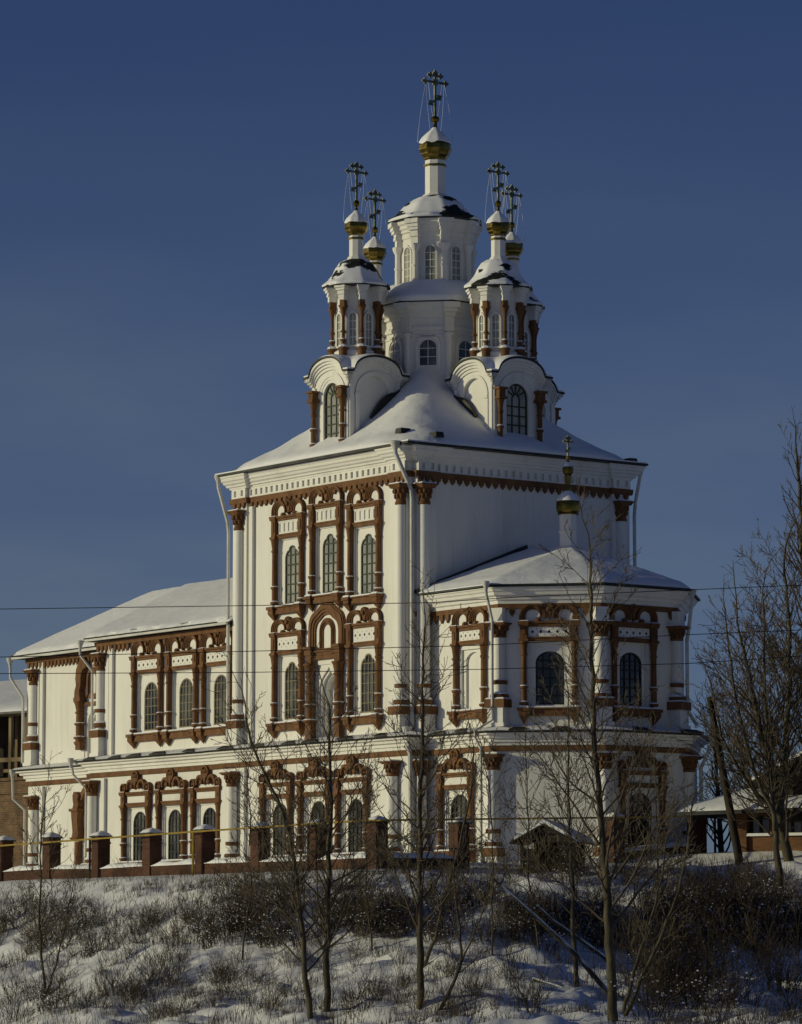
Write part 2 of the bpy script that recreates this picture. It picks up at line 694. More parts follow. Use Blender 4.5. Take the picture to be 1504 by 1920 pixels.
def scroll(mb, hw, zt, H, front, flip):
    """one half of the broken scroll pediment, rising from the column at x = flip*hw"""
    ro = .50
    cx = hw + .17 - ro
    rz = H * .66
    cz = zt + H - rz - .02
    f = flip
    for (r0, r1, d) in ((.275, ro, front), (.33, ro, front + .04), (.385, ro - .01, front + .075), (.44, ro - .015, front + .11)):
        q0 = r0 * rz / ro
        q1 = r1 * rz / ro
        a = [(cx + r1, zt)] + arcpts(cx, cz, r1, 0, pi * 1.08, 16, q1)
        b = [(cx + r0, zt)] + arcpts(cx, cz, r0, 0, pi * 1.08, 16, q0)
        if f < 0:
            mb.band([(-p[0], p[1]) for p in b], [(-p[0], p[1]) for p in a], -d, 0)
        else:
            mb.band(a, b, -d, 0)
    # curl at the inner end
    cxx, czz = (cx - ro * .62) * f, cz - .10
    old = mb.M
    mb.M = (old or Matrix()) @ Matrix.Translation((cxx + .11 * f, 0, czz - .06)) @ Matrix.Rotation(pi / 2, 4, 'X')
    mb.lathe([(.10, 0), (.10, front + .05), (.065, front + .06), (.065, front + .09), (.03, front + .10)], n=14)
    mb.M = old


def surround(key, hw, b2, b1, H, style, colr=.108, low=False, colz=0.0):
    """meshes of one window surround, origin at sill top on the wall plane"""
    if key in SUR:
        return SUR[key]
    res = []
    base = MB()
    w = hw + .26
    si = MB()
    if not low:
        si.box(-w + .16, w - .16, -.20, 0, -.30, -.05)
        si.box(-w + .02, w - .02, -.27, 0, -.05, 0)
        for s in (-1, 1):       # hanging brackets below the columns
            x = s * hw
            si.box(x - .22, x + .22, -.36, 0, -.12, 0.002)
            si.box(x - .17, x + .17, -.31, 0, -.28, -.12)
            si.add([(x - .17, -.31, -.28), (x + .17, -.31, -.28), (x + .17, 0, -.28), (x - .17, 0, -.28), (x, -.05, -.62)],
                     [(0, 1, 4), (1, 2, 4), (2, 3, 4), (3, 0, 4)])
    else:
        si.box(-w + .12, w - .12, -.22, 0, -.26, -.0)
        si.box(-w + .02, w - .02, -.28, 0, -.05, .02)
        for s in (-1, 1):
            x = s * hw
            si.box(x - .19, x + .19, -.30, 0, -.42, -.05, 0, .03)
    # beams
    base.box(-hw, hw, -.10, 0, b2[0], b2[1])
    base.box(-hw, hw, -.13, 0, b2[1] - .05, b2[1] + .003)
    base.box(-w + .12, w - .12, -.13, 0, b1[0], b1[1] - .06)
    base.box(-w + .05, w - .05, -.19, 0, b1[1] - .08, b1[1])
    # entablature blocks over the columns
    for s in (-1, 1):
        x = s * hw
        base.box(x - .18, x + .18, -.235, 0, b2[0], b2[0] + .09)
        base.box(x - .135, x + .135, -.185, 0, b2[0] + .09, b1[0] + .02)
        base.box(x - .075, x + .075, -.215, 0, b2[1] + .08, b1[0] - .05)
        base.box(x - .21, x + .21, -.25, 0, b1[0] + .02, b1[1] + .004, 0, .03)
    res.append(('window_surround', base.mesh('window_surround', M['brown']), None))
    res.append(('sill', si.mesh('sill', M['brown']), None))
    # columns
    cm, cs = col_mesh(b2[0] - colz, colr)
    for s in (-1, 1):
        res.append(('column', cm, (s * hw, -.10, colz)))
        res.append(('column_snow', cs, (s * hw, -.10, colz)))
    # pediment
    pd = MB()
    zt = b1[1]
    if style in ('scroll', 'scrollb'):
        for s in (-1, 1):
            scroll(pd, hw, zt, H, .06, s)
        zc = zt + H * .70
        pd.M = Matrix.Translation((0, 0, zc)) @ Matrix.Rotation(pi / 2, 4, 'X')
        pd.lathe([(.12, 0), (.12, .13), (.08, .17), (.08, .21), (.03, .23)], n=12)
        pd.M = None
        for k in range(5):
            a = pi * (k + .5) / 5
            pd.M = Matrix.Translation((.14 * cos(a), 0, zc + .04 + .12 * sin(a))) @ Matrix.Rotation(pi / 2, 4, 'X')
            pd.lathe([(.07, 0), (.07, .13), (.03, .17)], n=8)
            pd.M = None
        pd.prism([(-.10, zc - .06), (0, zt + .03), (.10, zc - .06)], -.13, 0)
    elif style == 'trefoil':
        def loop(cx, cz, r, d, a0, a1, t=.12):
            for (k0, k1, dd) in ((r - t, r, d), (r - t * .6, r - .005, d + .06)):
                pd.band(arcpts(cx, cz, k1, a0, a1, 16), arcpts(cx, cz, k0, a0, a1, 16), -dd, 0)
        zc = zt + H * .73
        loop(0, zc, .27, .13, -pi * .35, pi * 1.35, .13)
        for s in (-1, 1):
            pd.M = Matrix.Translation((s * .07, 0, zc + .03)) @ Matrix.Rotation(pi / 2, 4, 'X')
            pd.lathe([(.085, 0), (.085, .2), (.03, .24)], n=10)
            pd.M = None
        pd.prism([(-.16, zc - .05), (0, zc - .5), (.16, zc - .05)], -.19, 0)
        for s in (-1, 1):
            a0, a1 = (-.1, pi * .95)
            c = (s * .42, zt + H * .30)
            for (k0, k1, dd) in ((.12, .27, .11), (.16, .265, .16)):
                A = arcpts(c[0], c[1], k1, a0, a1, 14)
                B = arcpts(c[0], c[1], k0, a0, a1, 14)
                pd.band(A, B, -dd, 0)
            pd.M = Matrix.Translation((s * .26, 0, zt + H * .26)) @ Matrix.Rotation(pi / 2, 4, 'X')
            pd.lathe([(.10, 0), (.10, .2), (.04, .23)], n=10)
            pd.M = None
            cz = zt + .17
            loop(s * (hw - .02), cz, .21, .13, -pi * .5, pi * 1.4, .10)
            pd.M = Matrix.Translation((s * (hw - .02), 0, cz)) @ Matrix.Rotation(pi / 2, 4, 'X')
            pd.lathe([(.07, 0), (.07, .15), (.03, .18)], n=10)
            pd.M = None
            pd.box(s * hw - .2, s * hw + .2, -.2, 0, zt, zt + .05)
            x0, x1 = sorted((s * .62, s * .86))
            pd.prism([(x0, zt + .12), (x1, zt + .12), (x1, zt + .3), (x0, zt + .3)], -.15, 0)
    res.append(('pediment', pd.mesh('pediment', M['brown'], 35), None))
    # frieze panel
    fz = MB()
    z0, z1 = b2[1] + .01, b1[0] - .005
    hf = hw - .17
    if style == 'scroll':
        n = 5
        cell = 2 * hf / n
        holes = [rect(-hf + cell * (k + .5), cell * .52, z0 + .08, z1 - .1) for k in range(n)]
        fz.panel(rect(0, 2 * hf, z0, z1), holes, -.045)
        for h in holes:
            fz.strip(h, -.045, 0)
        fz.panel(rect(0, 2 * hf - .02, z0 + .01, z1 - .01), [], -.002)
        fz.box(-hf, hf, -.07, -.045, z1 - .05, z1)
    elif style == 'scrollb':
        n = 5
        cell = 2 * hf / n
        holes = []
        for k in range(n):
            c = -hf + cell * (k + .5)
            zc = (z0 + z1) / 2
            d = min(cell, z1 - z0) * .23
            holes.append([(c - d * .8, zc), (c, zc - d), (c + d * .8, zc), (c, zc + d)])
            if k < n - 1:
                e = .025
                for dz in (-.12, .12):
                    cc = c + cell / 2
                    holes.append([(cc - e, zc + dz), (cc, zc + dz - e), (cc + e, zc + dz), (cc, zc + dz + e)])
        fz.panel(rect(0, 2 * hf, z0, z1), holes, -.07)
        fz.cur = 1
        fz.panel(rect(0, 2 * hf - .02, z0 + .01, z1 - .01), [], -.008)  # dark backing colour stands in for shade inside the small recesses
        fz.cur = 0
    else:
        fz.box(-hf, hf, -.05, 0, z0, z1)
    res.append(('frieze_panel', fz.mesh('frieze_panel', [M['plaster'], M['metal']]), None))
    # snow on sill and beams
    sn = MB()
    zs = .003 if not low else .023
    sn.box(-w + .05, w - .05, -.255, -.0, zs, zs + .055, .03)
    for s in (-1, 1):
        if not low:
            sn.box(s * hw - .2, s * hw + .2, -.34, -.20, zs + .002, zs + .075, .04)
        sn.box(s * hw - .20, s * hw + .20, -.24, -.02, b1[1] + .006, b1[1] + .04, .05)
    res.append(('snow', sn.mesh('snow', M['snow']), None))
    SUR[key] = res
    return res


def place_surround(parts, parent, loc, rot):
    root = None
    for name, me, off in parts:
        if root is None:
            root = put(name, me, parent, loc, rot)
        elif name == 'column_snow':
            put('snow', me, root, off)
        else:
            put(name, me, root, off)
    return root


# ================================================================== THE CHURCH
church = empty('church', ORG, ROT)
tag(church, 'tall white baroque church with ochre brown ornament, five gilded onion domes and snowy roofs', 'church')

# plans, counter-clockwise, church coordinates (x along the sunlit wall, y into the building)
TW, TD = 12.05, 10.65
TOWER = [(-TW, .1), (-TW + .12, .1), (-TW + .12, -.16), (-10.95, -.16), (-10.95, 0), (-1.05, 0), (-1.05, -.16), (-.12, -.16), (-.12, .16), (.16, .16),
         (.16, 1.05), (0, 1.05), (0, 9.7), (.16, 9.7), (.16, 10.56), (0, 10.56), (0, TD), (-TW, TD)]
TOWERP = [(-TW, 0), (0, 0), (0, TD), (-TW, TD)]
AA, AB, AC = .80, 4.40, 2.65
APSE = [(0, AA), (AB, AA), (AB + AC, AA + AC), (AB + AC, 7.06), (AB, 9.71), (0, 9.71)]
XB, XA, YB, YA = -22.55, -31.2, .15, 1.9
REF_B = [(XB, YB), (-TW, YB), (-TW, 9.6), (XB, 9.6)]
REF_A = [(XA, YA), (XB, YA), (XB, 8.94), (XA, 8.94)]
LO = .45
LOWER = [(XA + .72, YA - LO), (XB + .15, YA - LO), (XB + .15, YB - .5), (-TW - .3, YB - .5), (-TW - .3, -LO), (LO, -LO), (LO, AA - LO), (AB + .19, AA - LO),
         (AB + AC + LO, AA + AC - .19), (AB + AC + LO, 7.25), (AB + .19, 10.16), (LO, 10.16), (LO, TD + LO), (-TW - .3, TD + LO), (-TW - .3, 9.4), (XA + .72, 9.4)]
ZL = 4.78                                   # top of the lower storey

TU = [-8.11, -5.52, -2.95]                  # window axes, upper tower
TL = [-8.22, -5.62, -3.12]                  # lower tower
BW = [-18.62, -15.95, -13.38]               # refectory

Wup = window_meshes('up', 1.0, .10, 2.42, 'cusp', 3, 6, 1.56, .01, 2.70, True)
Wmid = window_meshes('mid', 1.0, .14, 2.42, 'cusp', 4, 6, 1.56, .01, 2.69, 2, pale=False, bar=.035)
Wref = window_meshes('ref', 1.04, .14, 2.16, 'round', 4, 6, 1.72, .01, 2.50, 2, pale=False, bar=.035)
Wlow = window_meshes('low', 1.04, .06, 2.12, 'round', 4, 6, 1.5, .03, 2.28, False, pale=False)
Waps = window_meshes('aps', 1.06, .12, 2.10, 'low', 4, 6, 1.46, .01, 2.45, False, pale=False)
Wapl = window_meshes('apl', 1.16, .06, 2.12, 'round', 4, 6, 1.46, .03, 2.28, False, pale=False)
Sup = surround('up', .93, (2.71, 2.88), (3.42, 3.60), .65, 'scroll')
Smid = surround('mid', .93, (2.70, 2.86), (3.40, 3.58), .56, 'scrollb')
Sref = surround('ref', 1.01, (2.51, 2.67), (3.08, 3.26), .68, 'scrollb')
Slow = surround('low', .94, (2.30, 2.47), (2.76, 2.92), .86, 'trefoil', low=True)
Saps = surround('aps', .86, (2.46, 2.62), (3.0, 3.2), .66, 'scrollb')
Sapc = surround('apc', .94, (2.46, 2.62), (3.0, 3.2), .66, 'scrollb')

# ---- tower walls
ZU, ZM, ZB, ZLW = 10.42, 5.80, 5.87, .52
tower_holes = [rect(u + 10.95, 1.56, z + .01, z + 2.70) for u, z in ((TU[0], ZU), (TU[1], ZU + .23), (TU[2], ZU))]
tower_holes += [rect(u + 10.95, 1.56, ZM + .01, ZM + 2.69) for u in (TU[0], TU[2])]
tower_holes += [rect(TU[1] + 10.95, 1.56, 4.95, 7.95)]
mb = MB()
walls(mb, TOWER, 4.2, 15.4, {4: tower_holes})
mb.build('tower_wall', M['plaster'], church)
for i, u in enumerate(TU):
    z = ZU + (.23 if i == 1 else 0)
    place_window(Wup, church, (u, 0, z), 0)
    place_surround(Sup, church, (u, 0, z), 0)
for u in (TU[0], TU[2]):
    place_window(Wmid, church, (u, 0, ZM), 0)
    place_surround(Smid, church, (u, 0, ZM), 0)

# ---- the portal of the second storey with its own arch and icon niche
u = TU[1] + .02
po = MB()
for s in (-1, 1):
    po.box(s * .96 - .22, s * .96 + .22, -.3, 0, 3.28, 3.50)
    po.box(s * .96 - .26, s * .96 + .26, -.36, 0, 3.50, 3.62)
    po.box(s * .96 - .17, s * .96 + .17, -.26, 0, 2.95, 3.28)
    po.box(s * .96 - .19, s * .96 + .19, -.28, 0, 0, .55)
po.box(-.86, .86, -.14, 0, 3.10, 3.26)


def parch(hw, zt, n=12, z0=3.62):
    """trefoil-pointed arch line, right to left"""
    half = [(hw, z0), (hw, z0 + (zt - z0) * .45)]
    half += [(hw * (.60 + .40 * cos(a)), z0 + (zt - z0) * (.45 + .37 * sin(a))) for a in [pi / 2 * k / 6 for k in range(1, 6)]]
    half += [(hw * .55, z0 + (zt - z0) * .86), (hw * .30, z0 + (zt - z0) * .97), (0, zt)]
    return half + [(-x, z) for x, z in reversed(half[:-1])]


for (o, i, d) in ((1.22, .78, .06), (1.19, .88, .10), (1.13, .99, .14)):
    k0, k1 = 5.32 - (1.22 - o) * 1.1, 5.32 - (1.22 - i) * 1.1
    po.band(parch(o, k0), parch(i, k1), -d, 0)
ic = MB()
for (o, i, d) in ((.52, .27, .05), (.47, .32, .085), (.42, .36, .12)):
    a = [(o, 3.26)] + arcpts(0, 4.18, o, 0, pi, 14, .55 * o / .54) + [(-o, 3.26)]
    b = [(i, 3.5)] + arcpts(0, 4.18, i, 0, pi, 14, .55 * i / .54) + [(-i, 3.5)]
    ic.band(a, b, -d, 0)
ic.box(-.54, .54, -.16, 0, 3.262, 3.52)
ic.box(-.6, .6, -.22, 0, 3.38, 3.45)
portal = po.build('portal', M['brown'], church, None, (u, 0, 5.05))
ic.build('icon_niche', M['brown'], portal)
cm, cs = col_mesh(2.4, .175)
for s in (-1, 1):
    put('column', cm, portal, (s * .96, -.16, .55))
    put('snow', cs, portal, (s * .96, -.16, .55))
dr = MB()
for k, (w0, w1, zt, y0, y1) in enumerate(((1.56, 1.36, 2.80, .0, .13), (1.36, 1.18, 2.66, .13, .26), (1.18, 1.02, 2.54, .26, .40))):
    inn_ = arch(w1, -.08, zt, 'ogee')
    outer = rect(0, 1.56, -.1, 2.9) if k == 0 else arch(w0, -.08, zt + .13, 'ogee')
    dr.panel(outer, [inn_], y0 if k else .05)
    dr.strip(inn_, y0 if k else .05, y1)
    if k == 0:
        dr.strip(rect(0, 1.56, -.1, 2.9), 0, .05)
dr.panel(arch(1.04, -.08, 2.54, 'ogee'), [], .52)
dr.strip(arch(1.02, -.08, 2.54, 'ogee'), .40, .53)
dr.build('door_recess', M['plaster'], portal)
dl = MB()
dl.box(.12, .50, .46, .51, -.08, 2.05)
dl.build('dark_opening', M['dark'], portal)  # near-black slab, painted darkness of a narrow opening beside the door panel

# ---- lower storey, one wall round the whole building
lh = {}
ex0 = -XB + .3


def lowu(i, x):
    p, d, L, a = edge(LOWER, i)
    return (Vector((x[0], x[1])) - Vector(p)).dot(d)


lh[2] = [rect(lowu(2, (x, 0)), 1.5, ZLW + .03, ZLW + 2.28) for x in BW]
lh[4] = [rect(lowu(4, (x, 0)), 1.5, ZLW + .03, ZLW + 2.28) for x in TL]
lh[6] = [rect(lowu(6, (2.40, 0)), 1.46, ZLW + .03, ZLW + 2.28)]
lh[8] = [rect(lowu(8, (0, 4.98)), 1.46, ZLW + .03, ZLW + 2.28)]
mb = MB()
walls(mb, LOWER, -1.2, ZL, lh)
mb.build('lower_storey_wall', M['plaster'], church)
for x in BW:
    place_window(Wlow, church, (x, YB - .5, ZLW), 0)
    place_surround(Slow, church, (x, YB - .5, ZLW), 0)
for x in TL:
    place_window(Wlow, church, (x, -LO, ZLW), 0)
    place_surround(Slow, church, (x, -LO, ZLW), 0)
place_window(Wapl, church, (2.40, AA - LO, ZLW), 0)
place_surround(Slow, church, (2.40, AA - LO, ZLW), 0)
place_window(Wapl, church, (AB + AC + LO, 4.98, ZLW), pi / 2)
place_surround(Slow, church, (AB + AC + LO, 4.98, ZLW), pi / 2)

# ---- belt between the storeys
mb = MB()
sweep(mb, LOWER, [(.0, 4.14), (.10, 4.15), (.12, 4.33), (0, 4.34)])
mb.build('string_course', M['brown'], church)
mb = MB()
sweep(mb, LOWER, [(.02, 4.345), (.08, 4.35), (.08, 4.46), (.16, 4.48), (.16, 4.58), (.28, 4.62), (.30, 4.70), (.44, 4.74), (.46, 4.80), (0, 4.82)])
mb.build('belt_cornice', M['plaster'], church)
mb = MB()
sweep(mb, LOWER, [(.0, 4.83), (.56, 4.815), (.57, 4.845), (-.55, 5.05)])
belt = mb.build('belt_roof', M['metal'], church)
mb = MB()
sweep(mb, LOWER, [(.50, 4.87), (.53, 4.90), (.42, 4.955), (.0, 5.03), (-.55, 5.14)])
mb.build('snow', M['snow'], belt, 50)
# bare metal sheets where the snow has slid off
random.seed(3)
for i in (2, 4, 6, 7, 8):
    p, d, L, a = edge(LOWER, i)
    uu = random.uniform(.2, .9)
    while uu < L - .8:
        w = random.uniform(.5, 1.15)
        mb = MB()
        mb.M = Matrix.Translation((p[0], p[1], 0)) @ Matrix.Rotation(a, 4, 'Z')
        tl = random.uniform(-.02, .05)
        mb.add([(uu, -.60, 4.90 + tl), (uu + w, -.60, 4.915), (uu + w * .85, -.36, 5.02), (uu + .15, -.40, 5.0 + tl), (uu, -.60, 4.85 + tl), (uu + w, -.60, 4.87)], [(0, 1, 2, 3), (4, 5, 1, 0)])
        mb.build('bare_sheet', M['metal'], belt)
        uu += w + random.uniform(.5, 1.5)

# ---- refectory, upper storey
mb = MB()
walls(mb, REF_B, 4.2, 10.0, {0: [rect(x - XB, 1.72, ZB + .01, ZB + 2.50) for x in BW]})
PX = -25.7                                 # portal axis of the set back bay
walls(mb, REF_A, 4.2, 9.9, {0: [rect(PX - XA, 1.7, 4.95, 7.95)]})
mb.box(XB, XB + .95, YB - .13, YB + .01, 4.9, 10.0)
mb.box(XA, XA + 1.0, YA - .13, YA + .01, 4.9, 9.9)
mb.build('refectory_wall', M['plaster'], church)
for x in BW:
    place_window(Wref, church, (x, YB, ZB), 0)
    place_surround(Sref, church, (x, YB, ZB), 0)
# portal of the set back bay (mostly hidden behind the projecting bay)
po = MB()
for s in (-1, 1):
    po.box(s * .98 - .26, s * .98 + .26, -.34, 0, 2.65, 2.82)
    po.box(s * .98 - .19, s * .98 + .19, -.26, 0, .55, .75)
    po.box(s * .98 - .25, s * .98 + .25, -.32, 0, .75, .9, 0, .05)
    A = [(s * 1.24, 2.82), (s * 1.22, 3.1), (s * 1.10, 3.35), (s * 1.16, 3.65), (s * 1.10, 4.05), (s * .9, 4.35), (s * .5, 4.55)]
    B = [(s * .80, 2.82), (s * .84, 3.1), (s * .74, 3.35), (s * .72, 3.65), (s * .7, 3.85), (s * .55, 4.02), (s * .3, 4.12)]
    if s > 0:
        po.band(A, B, -.3, 0)
    else:
        po.band(B, A, -.3, 0)
for (o, i, d) in ((.50, .26, .10), (.44, .32, .17)):
    a = [(o, 2.75)] + arcpts(0, 3.6, o, 0, pi, 14) + [(-o, 2.75)]
    b = [(i, 2.95)] + arcpts(0, 3.6, i, 0, pi, 14) + [(-i, 2.95)]
    po.band(a, b, -d, 0)
po.box(-.5, .5, -.12, 0, 2.752, 2.95)
po.box(-.8, .8, -.12, 0, 2.45, 2.6)
pa = po.build('portal', M['brown'], church, None, (PX, YA, 5.05))
cm, cs = col_mesh(1.75, .17)
for s in (-1, 1):
    put('column', cm, pa, (s * .98, -.15, .9))
    put('snow', cs, pa, (s * .98, -.15, .9))
dr = MB()
o1 = arch(1.3, -.08, 2.3, 'round')
o2 = arch(1.05, -.08, 2.15, 'round')
dr.panel(rect(0, 1.7, -.1, 2.9), [o1], .04)
dr.strip(rect(0, 1.7, -.1, 2.9), 0, .04)
dr.strip(o1, .04, .2)
dr.panel(o1, [o2], .2)
dr.strip(o2, .2, .36)
dr.panel(o2, [], .35)
dr.build('door_recess', M['plaster'], pa)
# lower portal of the set back bay: fat S-shaped pillar
lp = MB()
for s in (-1, 1):
    x = s * .98
    lp.lathe([(.17, -.6), (.17, 1.6)], x, -.12, 12)
    lp.box(x - .30, x + .30, -.42, 0, 1.62, 1.78, 0, .1)
    A = [(x + .28, 1.78), (x + .32, 2.0), (x + .24, 2.3), (x + .22, 2.6), (x + .28, 2.9)]
    B = [(x - .22, 1.78), (x - .14, 2.0), (x - .18, 2.3), (x - .24, 2.6), (x - .28, 2.9)]
    lp.band(A, B, -.34, 0)
    lp.box(x - .33, x + .33, -.42, 0, 2.9, 3.02)
    A = [(x + .2, 3.02), (x + .28, 3.2), (x + .2, 3.4), (x + .26, 3.6), (x + .1, 3.72)]
    B = [(x - .2, 3.02), (x - .12, 3.2), (x - .18, 3.4), (x - .2, 3.6), (x - .1, 3.75)]
    lp.band(A, B, -.32, 0)
lp.band([(1.1, 3.6)] + arcpts(0, 3.3, .8, .4, pi - .4, 10) + [(-1.1, 3.6)], [(.8, 3.4)] + arcpts(0, 3.1, .7, .4, pi - .4, 10) + [(-.8, 3.4)], -.2, 0)
lp.build('lower_portal', M['brown'], church, 40, (-25.05, YA - LO, 0))

# ---- apse, upper storey
aph = {1: [rect((AC * 1.41421) / 2 - .02, 1.46, ZM - .05 + .01, ZM - .05 + 2.45)],
       2: [rect(4.97 - AA - AC, 1.46, ZM - .05 + .01, ZM - .05 + 2.45)],
       0: [rect(2.69, 1.30, ZM - .05 + .05, ZM - .05 + 2.30)]}
mb = MB()
walls(mb, APSE, 4.2, 10.0, aph)
mb.build('apse_wall', M['plaster'], church)
ZA = ZM - .05
bn = MB()
r0 = rect(0, 1.30, .05, 2.30)
o1 = arch(.98, .1, 2.2, 'low')
bn.strip(r0, 0, .10)
bn.panel(r0, [o1], .10)
bn.strip(o1, .10, .2)
bn.panel(o1, [], .2)
bn.build('blind_window', M['plaster'], church, None, (2.69, AA, ZA))
place_surround(Saps, church, (2.69, AA, ZA), 0)
p, d, L, a = edge(APSE, 1)
q = Vector(p) + d * (L / 2 - .02)
place_window(Waps, church, (q.x, q.y, ZA), a)
place_surround(Sapc, church, (q.x, q.y, ZA), a)
place_window(Waps, church, (AB + AC, 4.97, ZA), pi / 2)
place_surround(Sapc, church, (AB + AC, 4.97, ZA), pi / 2)

# ---- corner columns on their piers


def corner_column(x, y, rot, r, z_cap0, z_cap1, rings, zbot, width):
    """engaged round column: shaft, brown capital, brown base rings, plinth and pedestal"""
    loc = (x, y, 0)
    s = MB()
    s.lathe([(r, rings[2] + .12), (r, z_cap0 + .02)], n=20)
    o = s.build('corner_column', M['plaster'], church, 40, loc, rot)
    c = MB()
    h = z_cap1 - z_cap0
    c.lathe([(r * 1.05, z_cap0), (r * 1.2, z_cap0 + .03), (r * 1.2, z_cap0 + .1), (r * 1.02, z_cap0 + .14), (r * 1.05, z_cap0 + h * .35), (r * 1.4, z_cap0 + h * .75), (r * 1.5, z_cap0 + h * .8)], n=16)
    for row, (zz, rr) in enumerate(((z_cap0 + h * .42, 1.15), (z_cap0 + h * .66, 1.38))):
        for k in range(10):
            an = 2 * pi * (k + .5 * row) / 10
            c.lathe([(.0, zz - .11), (.055, zz - .06), (.06, zz + .04), (.02, zz + .1)], r * rr * cos(an), r * rr * sin(an), 6)
    w = r * 1.75
    c.box(-w, w, -w, w, z_cap1 - h * .2, z_cap1 - .05, 0, .06)
    c.box(-w - .03, w + .03, -w - .03, w + .03, z_cap1 - .05, z_cap1)
    c.build('capital', M['brown'], o, 40)
    b = MB()
    za, zb, zc = rings
    b.lathe([(r * 1.05, za - .09), (r * 1.3, za - .07), (r * 1.3, za + .06), (r, za + .09)], n=18)
    b.lathe([(r * 1.1, zb - .14), (r * 1.5, zb - .1), (r * 1.55, zb), (r * 1.35, zb + .1), (r, zb + .14)], n=18)
    b.box(-r * 1.8, r * 1.8, -r * 1.8, r * 2.2, zc - .16, zc + .14)
    b.build('base', M['brown'], o, 40)
    f = MB()
    f.box(-r * 1.45, r * 1.45, -r * 1.45, r * 2, zbot, zc - .16)
    f.box(-r * 1.7, r * 1.7, -r * 1.7, r * 2, zbot, zbot + .15)
    f.build('pedestal', M['plaster'], o)
    n = MB()
    n.box(-r * 1.75, r * 1.75, -r * 1.75, r * 1.5, zc + .143, zc + .20, .05)
    n.lathe([(r * 1.5, zb + .06), (r * 1.3, zb + .14), (r * 1.0, zb + .16)], n=14)
    n.lathe([(r * 1.28, za + .063), (r * 1.0, za + .11)], n=14)
    n.box(-w, w, -w, w, z_cap1 + .003, z_cap1 + .05, .04)
    n.build('snow', M['snow'], o)
    return o


UP = (6.81, 6.21, 5.88)
LOWR = (1.13, .66, .37)
corner_column(-11.40, -.20, 0, .205, 13.68, 14.47, UP, 5.05, .5)
corner_column(-.36, -.22, 0, .205, 13.68, 14.47, UP, 5.05, .5)
corner_column(.24, .42, pi / 2, .205, 13.68, 14.47, UP, 5.05, .5)
corner_column(.18, 10.1, pi / 2, .205, 13.68, 14.47, UP, 5.05, .5)
corner_column(-22.12, YB - .17, 0, .2, 8.68, 9.40, (7.0, 6.41, 6.02), 5.05, .5)
corner_column(-30.55, YA - .17, 0, .2, 8.62, 9.29, (6.9, 6.3, 5.92), 5.05, .5)
corner_column(-21.95, YB - .66, 0, .2, 3.38, 4.0, LOWR, -.8, .5)
corner_column(-29.75, YA - LO - .15, 0, .2, 3.08, 3.67, LOWR, -.8, .5)
corner_column(-11.2, -LO - .18, 0, .2, 3.38, 3.95, LOWR, -.8, .5)
corner_column(-.36, -LO - .18, 0, .2, 3.38, 3.95, LOWR, -.8, .5)
corner_column(LO + .15, .02, pi / 2, .2, 3.38, 3.95, LOWR, -.8, .5)
# second, plain column shafts that stand beside the corner columns in the recess of the piers
for (x, y, z0, z1) in ((-10.72, .02, 4.9, 14.6), (-21.45, YB + .02, 4.9, 9.6), (-30.0, YA + .02, 4.9, 9.6), (-10.55, -LO + .02, -.6, 4.1), (-21.2, YB - .48, -.6, 4.1), (-29.2, YA - LO + .02, -.6, 4.1)):
    pi_ = MB()
    pi_.box(x - .10, x + .14, y - .16, y, z0, z1)
    pi_.build('pier', M['plaster'], church)


def apse_col(P, n, up=True):
    a = atan2(n[1], n[0]) + pi / 2
    if up:
        corner_column(P[0] + n[0] * .02, P[1] + n[1] * .02, a, .23, 8.35, 8.9, (6.71, 6.2, 5.93), 5.05, .5)
    else:
        corner_column(P[0] + n[0] * .02, P[1] + n[1] * .02, a, .22, 3.45, 4.03, (1.21, .75, .45), -.8, .5)


c8, s8 = cos(radians(-67.5)), sin(radians(-67.5))
for P, Q, n in ((APSE[1], LOWER[7], (c8, s8)), (APSE[2], LOWER[8], (cos(radians(-22.5)), sin(radians(-22.5)))), (APSE[3], LOWER[9], (cos(radians(22.5)), sin(radians(22.5))))):
    apse_col(P, n, True)
    apse_col(Q, n, False)
    cp = MB()
    a = atan2(n[1], n[0]) + pi / 2
    cp.M = Matrix.Translation((P[0], P[1], 0)) @ Matrix.Rotation(a, 4, 'Z')
    cp.box(-.26, .26, -.26, .3, 8.9, 9.45)
    cp.build('impost_block', M['plaster'], church)

# ---- tower cornice, frieze and teeth
mb = MB()
sweep(mb, TOWER, [(.01, 14.76), (.10, 14.77), (.12, 14.98), (.02, 14.985)])
for (p, q) in (((-11.93, -.16), (-10.95, -.16)), ((-10.95, 0), (-1.05, 0)), ((-1.05, -.16), (-.12, -.16)), ((.16, .16), (.16, 1.05)), ((0, 1.05), (0, 9.7)), ((.16, 9.7), (.16, 10.56))):
    L = hypot(q[0] - p[0], q[1] - p[1])
    teeth(mb, p, q, 14.55, 14.78, .345, .09)
mb.build('toothed_frieze', M['brown'], church)
co = MB()
# dentil course: small square recesses
for i in range(len(TOWER)):
    p, d, L, a = edge(TOWER, i)
    co.M = Matrix.Translation((p[0], p[1], 0)) @ Matrix.Rotation(a, 4, 'Z')
    o0 = -.05
    e0, e1 = -.05 if L > .4 else 0, L + (.05 if L > .4 else 0)
    n = int(L / .36)
    holes = []
    for k in range(n):
        c = (k + .5) * L / n
        holes.append(rect(c, .155, 15.06, 15.30))
    if n >= 1 and i < 16:
        co.panel([(0, 14.985), (L, 14.985), (L, 15.37), (0, 15.37)], holes, o0 - .03)
        for h in holes:
            co.strip(h, o0 - .03, .03)
        co.add([(0, -.08, 14.985), (0, .05, 14.985), (0, .05, 15.37), (0, -.08, 15.37), (L, -.08, 14.985), (L, .05, 14.985), (L, .05, 15.37), (L, -.08, 15.37)], [(0, 3, 2, 1), (4, 5, 6, 7)])
    co.M = None
